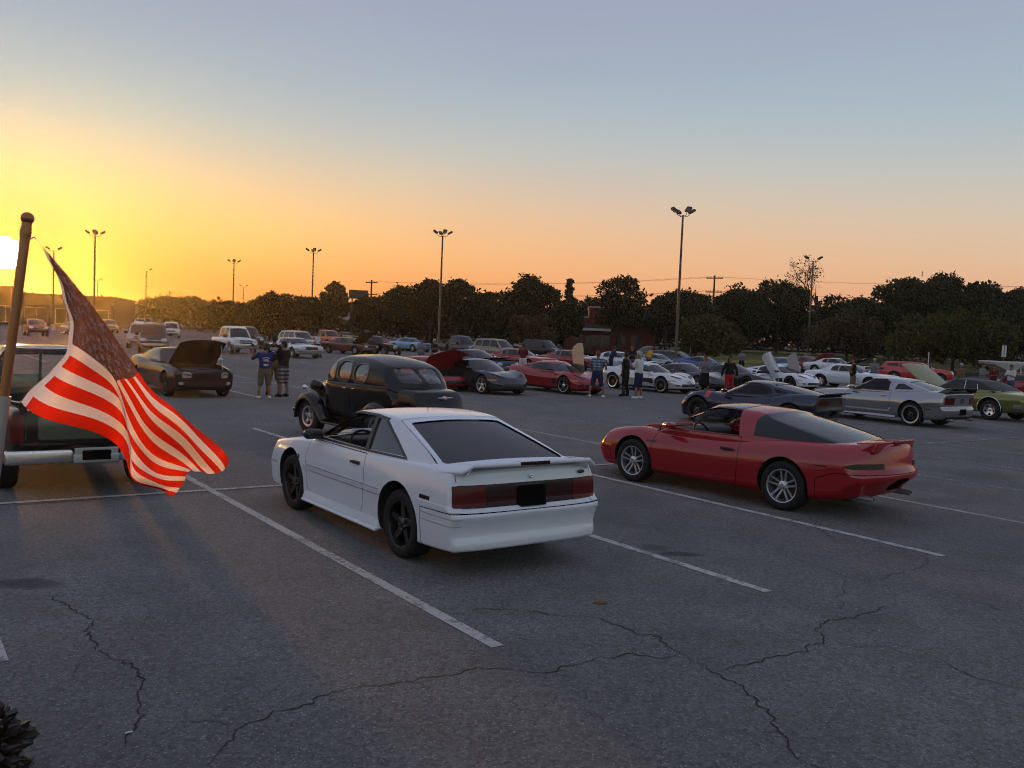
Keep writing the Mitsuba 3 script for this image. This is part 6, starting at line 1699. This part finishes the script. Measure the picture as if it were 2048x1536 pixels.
    # clothes
    sp = [hull([((-.012, .06, 1.13), .112), ((-.012, -.06, 1.13), .112), ((L(1.36) - .005, .10, 1.36), .092), ((L(1.36) - .005, -.10, 1.36), .092)], 14), hull([((0, .08, .90), .110), ((0, -.08, .90), .110), ((L(1.15) + belly, .06, 1.12), .114), ((L(1.15) + belly, -.06, 1.12), .114)], 14), hull([((L(1.15) + belly * .9, .06, 1.13), .113), ((L(1.15) + belly * .9, -.06, 1.13), .113), ((L(1.38), .135, 1.375), .092), ((L(1.38), -.135, 1.375), .092)], 14)]
    for sh, e, w in shirts:
        k = 1.0 if sleeves == 'long' else .62
        pts = [(sh, .075)]
        if sleeves == 'long': pts += [(e, .060), (w, .042)]
        elif sleeves == 'short': pts += [(sh + (e - sh) * .80, .064)]
        if len(pts) > 1: sp += limb(pts, 12)
        else: sp += [hull([(sh * .9, .07), (sh, .066)], 10)]
    sp += [hull([((L(1.42), .05, 1.43), .07), ((L(1.42), -.05, 1.43), .07)], 12)]
    K('shirt', soft(sp, .05, 4), shirt)
    lp = [hull([((0, .085, .93), .118), ((0, -.085, .93), .118), ((0, .09, .84), .112), ((0, -.09, .84), .112)], 14)]
    for sd in (1, -1):
        hip, knee, ank = J[sd]
        if lower_kind == 'shorts': lp += limb([((hip[0], hip[1] + sd * .01, .86), .112), ((knee[0] - .01, knee[1], .49), .092)], 14)
        elif lower_kind == 'skirt': lp += [hull([((0, .07, .9), .115), ((0, -.07, .9), .115), ((0, .10, .48), .13), ((0, -.10, .48), .13)], 14)]
        else: lp += limb([((hip[0], hip[1] + sd * .01, .86), .108), (knee, .075), ((ank[0] - .01, ank[1], .12), .062)], 14)
    K('shorts' if lower_kind == 'shorts' else ('skirt' if lower_kind == 'skirt' else 'trousers'), soft(lp, .05, 4), lower)
    for a in feet:
        sd = 1 if a[1] > 0 else -1
        K('shoe', tm(hull([((a[0] - .035, a[1], .045), .048), ((a[0] + .03, a[1], .065), .048), ((a[0] + .14, a[1] + sd * .02, .035), .038), ((a[0] + .06, a[1] + sd * .01, .04), .046)], 12)), shoes, 60)
    if item == 'phone':
        w, pe, d = J['w1']
        K('phone', rbox(-.006, .006, -.04, .04, -.075, .075, .005).apply_translation(pe + d * .03), 'phone_dark', 30)
    for part, mesh, b in prints: K(part, mesh, b, False)
    return key

def back_print(lines, z0=1.30, h=.05, x=-.125):
    """Pale print on the back of a shirt: arcs and bars as raised patches."""
    out = []
    for z, w, hh in lines:
        out.append(('back_print', rbox(x - .012, x + .012, -w / 2, w / 2, z, z + hh, .008), 'cloth_white'))
    return out

UPARM = lambda s: ((.20, s * .12, -.10), (.26, s * .02, .18))
FOLD = [((.08, .05, -.27), (.24, -.10, -.20)), ((.08, -.05, -.27), (.24, .10, -.22))]
PHONE = [((.10, .03, -.27), (.30, -.06, -.12)), ((.10, -.03, -.27), (.30, .06, -.12))]
DOWN = None
person(-7.28, 26.2, 118, 'person in a blue T-shirt with a white back print and khaki shorts, raising a phone', 1.62, [((.12, .20, -.16), (.20, .17, .12)), ((.16, -.06, -.22), (.26, .05, .06))], 'cloth_blue', 'cloth_khaki', 'shorts', 'shoe_white', item='phone',
       prints=[('back_print', tube([[-.142, .095 * math.cos(a), 1.27 + .05 * math.sin(a)] for a in np.linspace(.2, PI - .2, 12)], .012, 6), 'cloth_white'), ('back_print', rbox(-.15, -.128, -.08, .08, 1.20, 1.235, .008), 'cloth_white'), ('back_print', rbox(-.150, -.128, -.06, .06, 1.245, 1.27, .008), 'cloth_white'), ('back_print', tube([[-.146, .08 * math.cos(a), 1.10 - .045 * math.sin(a)] for a in np.linspace(.2, PI - .2, 12)], .012, 6), 'cloth_white'), ('back_print', rbox(-.152, -.130, -.07, .07, 1.08, 1.11, .008), 'cloth_white')])
person(-7.42, 27.7, 100, 'tall person in a black T-shirt with white lettering bars on the back, middle of three', 1.88, [((.05, .06, -.28), (.22, .0, -.30)), ((.05, -.06, -.28), (.22, 0, -.30))], 'cloth_black', 'cloth_khaki', 'shorts', 'shoe_dark',
       prints=[('back_print', rbox(-.135, -.105, -.12, .12, 1.36, 1.385, .008), 'cloth_white'), ('back_print', rbox(-.142, -.115, -.11, .11, 1.31, 1.335, .008), 'cloth_white'), ('back_print', rbox(-.150, -.122, -.05, .05, 1.25, 1.28, .008), 'cloth_white'), ('back_print', rbox(-.152, -.128, -.09, .09, 1.20, 1.225, .008), 'cloth_grey')])
person(-6.98, 27.2, 155, 'person in a dark top and pale plaid shorts with folded hands, right of the three', 1.69, [((.06, .06, -.27), (.24, -.06, -.32)), ((.06, -.08, -.27), (.24, -.02, -.34))], 'cloth_black', 'cloth_plaid_pale', 'shorts', 'shoe_dark', head_turn=.3)
person(-13.71, 62.4, -30, 'person in a white shirt and dark trousers walking beside the white finned classic car', 1.74, None, 'cloth_white', 'cloth_black', 'trousers', 'shoe_dark', stride=.18)
person(.55, 49.5, 80, 'person in a maroon top and pale shorts standing before the red classic coupe', 1.72, FOLD, 'cloth_maroon', 'cloth_white', 'shorts', 'shoe_white')
person(3.16, 33.2, 75, 'person in a blue plaid shirt and navy shorts, back turned, beside the red sports coupe', 1.72, [((.04, .13, -.24), (.22, .10, -.30)), ((.04, -.13, -.24), (.22, -.10, -.30))], 'cloth_plaid_blue', 'cloth_navy', 'shorts', 'shoe_white', 'hair_red', stance=.22, belly=.05)
person(4.40, 34.6, 150, 'person all in black with a red cap, standing by the silver sports coupe', 1.74, [((.03, .08, -.27), (.05, .10, -.50)), ((.10, -.06, -.25), (.30, -.02, -.12))], 'cloth_black', 'cloth_black', 'trousers', 'shoe_dark', 'hair_dark', 'skin_dark', stance=.16, hat='cloth_black', head_turn=-.6)
person(4.72, 33.3, 140, 'grey-haired person in a white T-shirt and dark shorts, arm raised, beside the one in black', 1.76, [((.10, .06, -.25), (.26, .08, -.02)), ((.04, -.08, -.26), (.16, -.04, -.40))], 'cloth_white', 'cloth_navy', 'shorts', 'shoe_white', 'hair_grey')
person(9.5, 62.5, 100, 'person in a yellow shirt beyond the silver sports coupe', 1.78, FOLD, 'cloth_yellow', 'cloth_denim', 'trousers', 'shoe_dark')
person(6.25, 57.0, 20, 'person in blue leaning over the open hood of the white classic car', 1.72, FOLD, 'cloth_navy', 'cloth_navy', 'trousers', 'shoe_dark', lean=.35)
person(7.4, 55.6, -100, 'person in a dark top and red cap behind the ones in black and white', 1.80, FOLD, 'cloth_black', 'cloth_denim', 'trousers', 'shoe_dark', hat='cloth_red')
person(8.23, 38.2, -110, 'person in a grey T-shirt with folded arms beside the black sports coupe', 1.68, FOLD, 'cloth_grey', 'cloth_black', 'skirt', 'shoe_dark', hair_long=True)
person(8.95, 36.8, -75, 'long-haired person in a dark top and red trousers facing the camera', 1.70, [((.0, .14, -.25), (.02, .18, -.48)), ((.0, -.14, -.25), (.02, -.18, -.48))], 'cloth_black', 'cloth_red', 'trousers', 'shoe_white', hair_long=True, sleeves='long', head_turn=.5)
person(15.5, 40.6, 170, 'person in a dark shirt and cap in front of the white classic coupe', 1.80, PHONE, 'cloth_black', 'cloth_khaki', 'shorts', 'shoe_white', hat='cloth_maroon', belly=.05)
person(20.6, 50.9, -120, 'person in a pale blue shirt half hidden behind the white classic coupe', 1.70, FOLD, 'cloth_grey', 'cloth_denim', 'trousers', 'shoe_dark', 'hair_grey')
person(24.2, 46.0, -60, 'person in a grey shirt with folded arms behind the green classic coupe', 1.74, FOLD, 'cloth_grey', 'cloth_denim', 'trousers', 'shoe_dark')
person(23.8, 47.4, -160, 'grey-haired person in dark clothes at the left of the group at the right edge', 1.66, DOWN, 'cloth_khaki', 'cloth_black', 'trousers', 'shoe_dark', 'hair_grey')
person(25.1, 46.6, -90, 'person in a dark purple top between two pale shirts at the right edge', 1.66, FOLD, 'cloth_maroon', 'cloth_black', 'trousers', 'shoe_dark', hair_long=True)
person(25.4, 45.5, -150, 'person in a white T-shirt and jeans by the grey trailer', 1.72, FOLD, 'cloth_white', 'cloth_denim', 'trousers', 'shoe_white')
for i, (x, y, sh, hr, lab) in enumerate(((-5.4, 52.5, 'cloth_grey', 'hair_dark', 'person in a grey shirt seen over the raised red hood'), (-4.7, 53.0, 'cloth_black', 'hair_grey', 'grey-haired person in black seen over the raised red hood'), (-4.1, 55.0, 'cloth_black', 'hair_dark', 'dark-haired person seen beyond the raised red hood, right of the others'))):
    person(x, y, -80 + 40 * i, lab, 1.75, FOLD, sh, 'cloth_denim', 'trousers', 'shoe_dark', hr)
person(16.9, 66.0, -90, 'small figure in grey under the low olive tree', 1.75, FOLD, 'cloth_grey', 'cloth_black', 'trousers', 'shoe_dark')
# ------------------------------------------------------------------ the flag on its pole, the bag and small litter
from scipy.interpolate import RectBivariateSpline
FLAG = np.array([
[(-1.419,2.643,2.372),(-1.375,2.700,2.242),(-1.360,2.730,2.072),(-1.391,2.680,1.978),(-1.450,2.626,1.889)],
[(-1.331,2.800,2.180),(-1.315,2.785,2.110),(-1.295,2.762,2.025),(-1.323,2.759,1.923),(-1.380,2.753,1.812)],
[(-1.152,2.748,1.990),(-1.181,2.736,1.969),(-1.196,2.697,1.945),(-1.179,2.682,1.858),(-1.184,2.669,1.769)],
[(-1.110,2.894,1.883),(-1.150,2.836,1.846),(-1.178,2.759,1.805),(-1.192,2.797,1.721),(-1.199,2.815,1.662)],
[(-0.988,2.832,1.797),(-1.054,2.862,1.750),(-1.084,2.776,1.720),(-1.122,2.815,1.657),(-1.116,2.763,1.626)],
[(-0.931,2.936,1.693),(-0.950,2.846,1.668),(-1.027,2.882,1.670),(-1.035,2.816,1.637),(-1.086,2.850,1.580)]])
_s, _t = np.linspace(0, 1, 6), np.array([0, .27, .54, .77, 1])
_sp = [RectBivariateSpline(_s, _t, FLAG[..., k], kx=3, ky=3) for k in range(3)]
def cloth(s, t):
    """Point of the waving flag: s along the fly, t down the hoist."""
    s, t = np.asarray(s, float), np.asarray(t, float)
    p = np.stack([f.ev(s, t) for f in _sp], -1)
    d = .011 * np.sin(9 * s + 5 * t) * np.minimum(1, s * 4) + .006 * np.sin(21 * s - 11 * t + 1) * s + .004 * np.sin(33 * t + 8 * s)
    return p + d[..., None] * np.array([.25, .9, .3])
def cloth_patch(s0, s1, t0, t1, ns, nt):
    S_, T_ = np.meshgrid(np.linspace(s0, s1, ns + 1), np.linspace(t0, t1, nt + 1), indexing='ij')
    v = cloth(S_.ravel(), T_.ravel()); I = np.arange(S_.size).reshape(S_.shape)
    q = np.stack([I[:-1, :-1], I[1:, :-1], I[1:, 1:], I[:-1, 1:]], -1).reshape(-1, 4)
    return trimesh.Trimesh(v, np.vstack([q[:, [0, 1, 2]], q[:, [0, 2, 3]]]), process=False)
def cloth_mat(key, c, tr):
    scene[key] = {'type': 'principledthin', 'base_color': rgb(c), 'roughness': .8, 'diff_trans': tr, 'spec_trans': 0.0}
cloth_mat('flag_red', (.85, .035, .015), 1.8); cloth_mat('flag_white', (.92, .85, .80), 1.7); cloth_mat('flag_blue', (.17, .092, .082), 1.85)  # canton is navy cloth; its brown has the orange backlight painted in
fk = thing('flag', 'red and white striped flag with stars, blowing from the pole in the left foreground', 'flag')
put(fk + '__header', cloth_patch(-.0, .03, 0, 1, 2, 60), 'flag_white', smooth=True)
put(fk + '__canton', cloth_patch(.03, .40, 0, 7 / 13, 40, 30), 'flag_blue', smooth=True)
for i in range(13):
    s0 = .40 if i < 7 else .03
    put(fk + '__stripe', cloth_patch(s0, 1.0, i / 13, (i + 1) / 13, int(70 * (1 - s0)) + 6, 6), 'flag_red' if i % 2 == 0 else 'flag_white', smooth=True)
def star(s, t):
    a = np.arange(10) * PI / 5 + PI / 2; r = np.where(np.arange(10) % 2 == 0, 1.0, .40)
    S_, T_ = s + .027 * r * np.cos(a) * .95, t - .038 * r * np.sin(a)
    c = cloth([s], [t]); p = cloth(S_, T_)
    n = np.cross(cloth([s + .01], [t])[0] - c[0], cloth([s], [t + .01])[0] - c[0]); n /= np.linalg.norm(n)
    v, f = [], []
    for sg in (1, -1):
        b = len(v); v += list(np.vstack([c, p]) + n * .0025 * sg)
        for k in range(10): f.append([b, b + 1 + k, b + 1 + (k + 1) % 10])
    return trimesh.Trimesh(np.array(v), np.array(f), process=False)
for r in range(9):
    for c in range(6 if r % 2 == 0 else 5):
        s = .03 + .37 * ((2 * c + (1 if r % 2 == 0 else 2)) / 12); t = (7 / 13) * (r + 1) / 10
        put(fk + '__star', star(s, t), 'flag_white', smooth=True)
pk = thing('flagpole', 'bronze flagpole with a ball finial and a grey lower section at the left edge', 'flagpole')
top, mid = np.array([-1.4395, 2.632, 2.418]), np.array([-1.4863, 2.606, 1.896])
ax = (top - mid) / np.linalg.norm(top - mid); low = mid - ax * 1.905
mat('pole_bronze', (.30, .14, .06), .3, .75)
mat('pole_aluminium', (.34, .33, .32), .4, .6)
put(pk + '__upper_tube', tube([mid, top], .0135, 20), 'pole_bronze', smooth=40)
put(pk + '__lower_tube', tube([low, mid + ax * .004], .0165, 20), 'pole_aluminium', smooth=40)
put(pk + '__ball_finial', tm(Manifold.sphere(.0185, 24).translate(tuple(top + ax * .012))), 'pole_bronze', smooth=True)
put(pk + '__collar', tube([top - ax * .045, top - ax * .028, top - ax * .012], [.0145, .0160, .0140], 20), 'pole_bronze', smooth=40)
put(pk + '__ring', tube([mid - ax * .012, mid + ax * .012], .0185, 20), 'pole_aluminium', smooth=40)
put(pk + '__clip', tube([top - ax * .05 + [.012, 0, 0], FLAG[0, 0] + [-.004, 0, .006], FLAG[0, 0]], .0022, 6), 'chrome', smooth=40)
put(pk + '__clip', tube([mid + ax * .0, FLAG[0, -1] + [-.006, 0, .0], FLAG[0, -1]], .0022, 6), 'chrome', smooth=40)
put(pk + '__foot', lathe([(0, 0), (.12, 0), (.12, .02), (.03, .03), (.025, .10), (0, .10)], 24).apply_translation((low[0], low[1], 0)), 'trim_black', smooth=40)
# crumpled dark bag in the corner
mat('bag_black', (.018, .012, .009), .36, spec=.5)
ico = trimesh.creation.icosphere(4)
v = np.array(ico.vertices); rb = np.random.default_rng(21)
jit = rb.normal(0, 1, len(v)); big = meshkit.fbm(v * 2.3 + 4, 3, 8) - .5; rid = np.abs(meshkit.noise(v * 4.2, 5) - .5) * 2
v = v * (1 + .55 * big - .30 * (1 - rid) ** 3 + .045 * jit)[:, None] * np.array([.30, .26, .25]) + rb.normal(0, .006, v.shape)
v[:, 2] = np.maximum(v[:, 2] + .13, .004 + .008 * meshkit.noise(v * 16, 2))
bk = thing('plastic_bag', 'crumpled shiny black bag lying on the asphalt in the lower left corner', 'bag')
put(bk + '__sack', trimesh.Trimesh(v + [-2.44, 3.98, 0], ico.faces, process=False), 'bag_black', smooth=12)
# a dry leaf and a cigarette end
mat('dry_leaf', (.16, .07, .03), .8)
lv = np.array([(-.06, 0, .01), (-.02, .03, .018), (.03, .022, .008), (.07, 0, .02), (.03, -.028, .012), (-.02, -.025, .006), (0, 0, .022)])
lf = [[6, i, (i + 1) % 6] for i in range(6)]
lk = put('fallen_leaf', trimesh.Trimesh(np.vstack([lv, lv - [0, 0, .003]]) + [.79, 7.17, 0], np.array(lf + [[c + 7, b + 7, a + 7] for a, b, c in lf]), process=False), 'dry_leaf')
labels[lk] = {'label': 'single curled brown leaf on the asphalt behind the white hatchback', 'category': 'leaf'}
lk = put('cigarette_end', tube([[-1.93, 4.52, .006], [-1.90, 4.545, .006]], .005, 8), 'trim_white')
labels[lk] = {'label': 'small white cigarette end on the asphalt near the lower left corner', 'category': 'litter'}
# pebbles and grit on the asphalt near the camera
r_ = np.random.default_rng(33); gv, gf = [], []
for i in range(900):
    yy = 3.6 + 9 * r_.random() ** 1.6; xx = (r_.random() - .5) * 1.25 * yy
    s = r_.uniform(.002, .007); b = len(gv)
    o = np.array([(1, 0, 0), (-.5, .87, 0), (-.5, -.87, 0), (0, 0, .9), (.4, .4, .6), (-.6, .1, .7)]) * s * r_.uniform(.7, 1.3, (6, 3))
    gv += list(o + [xx, yy, .001]); gf += [[b, b + 1, b + 4], [b + 1, b + 2, b + 5], [b + 2, b, b + 3], [b, b + 4, b + 3], [b + 1, b + 5, b + 4], [b + 2, b + 3, b + 5], [b + 3, b + 4, b + 5]]
mat('grit_stone', (.30, .29, .27), .9)
gk = put('grit', trimesh.Trimesh(np.array(gv), np.array(gf), process=False), 'grit_stone')
labels[gk] = {'label': 'scattered pale grit on the asphalt in the foreground', 'category': 'grit', 'kind': 'stuff'}
# ------------------------------------------------------------------ evening haze: one closed box of thin air round everything
scene['air'] = {'type': 'homogeneous', 'albedo': rgb((.96, .94, .91)), 'sigma_t': .00032, 'phase': {'type': 'hg', 'g': .92}}
scene['haze'] = {'type': 'cube', 'to_world': T().translate([0, 0, 6.9]).scale([660, 660, 8.3]), 'bsdf': {'type': 'null'}, 'interior': {'type': 'ref', 'id': 'air'}}
scene['camera']['medium'] = {'type': 'ref', 'id': 'air'}
labels['haze'] = {'label': 'thin warm evening haze hanging over the lot', 'category': 'haze', 'kind': 'stuff'}
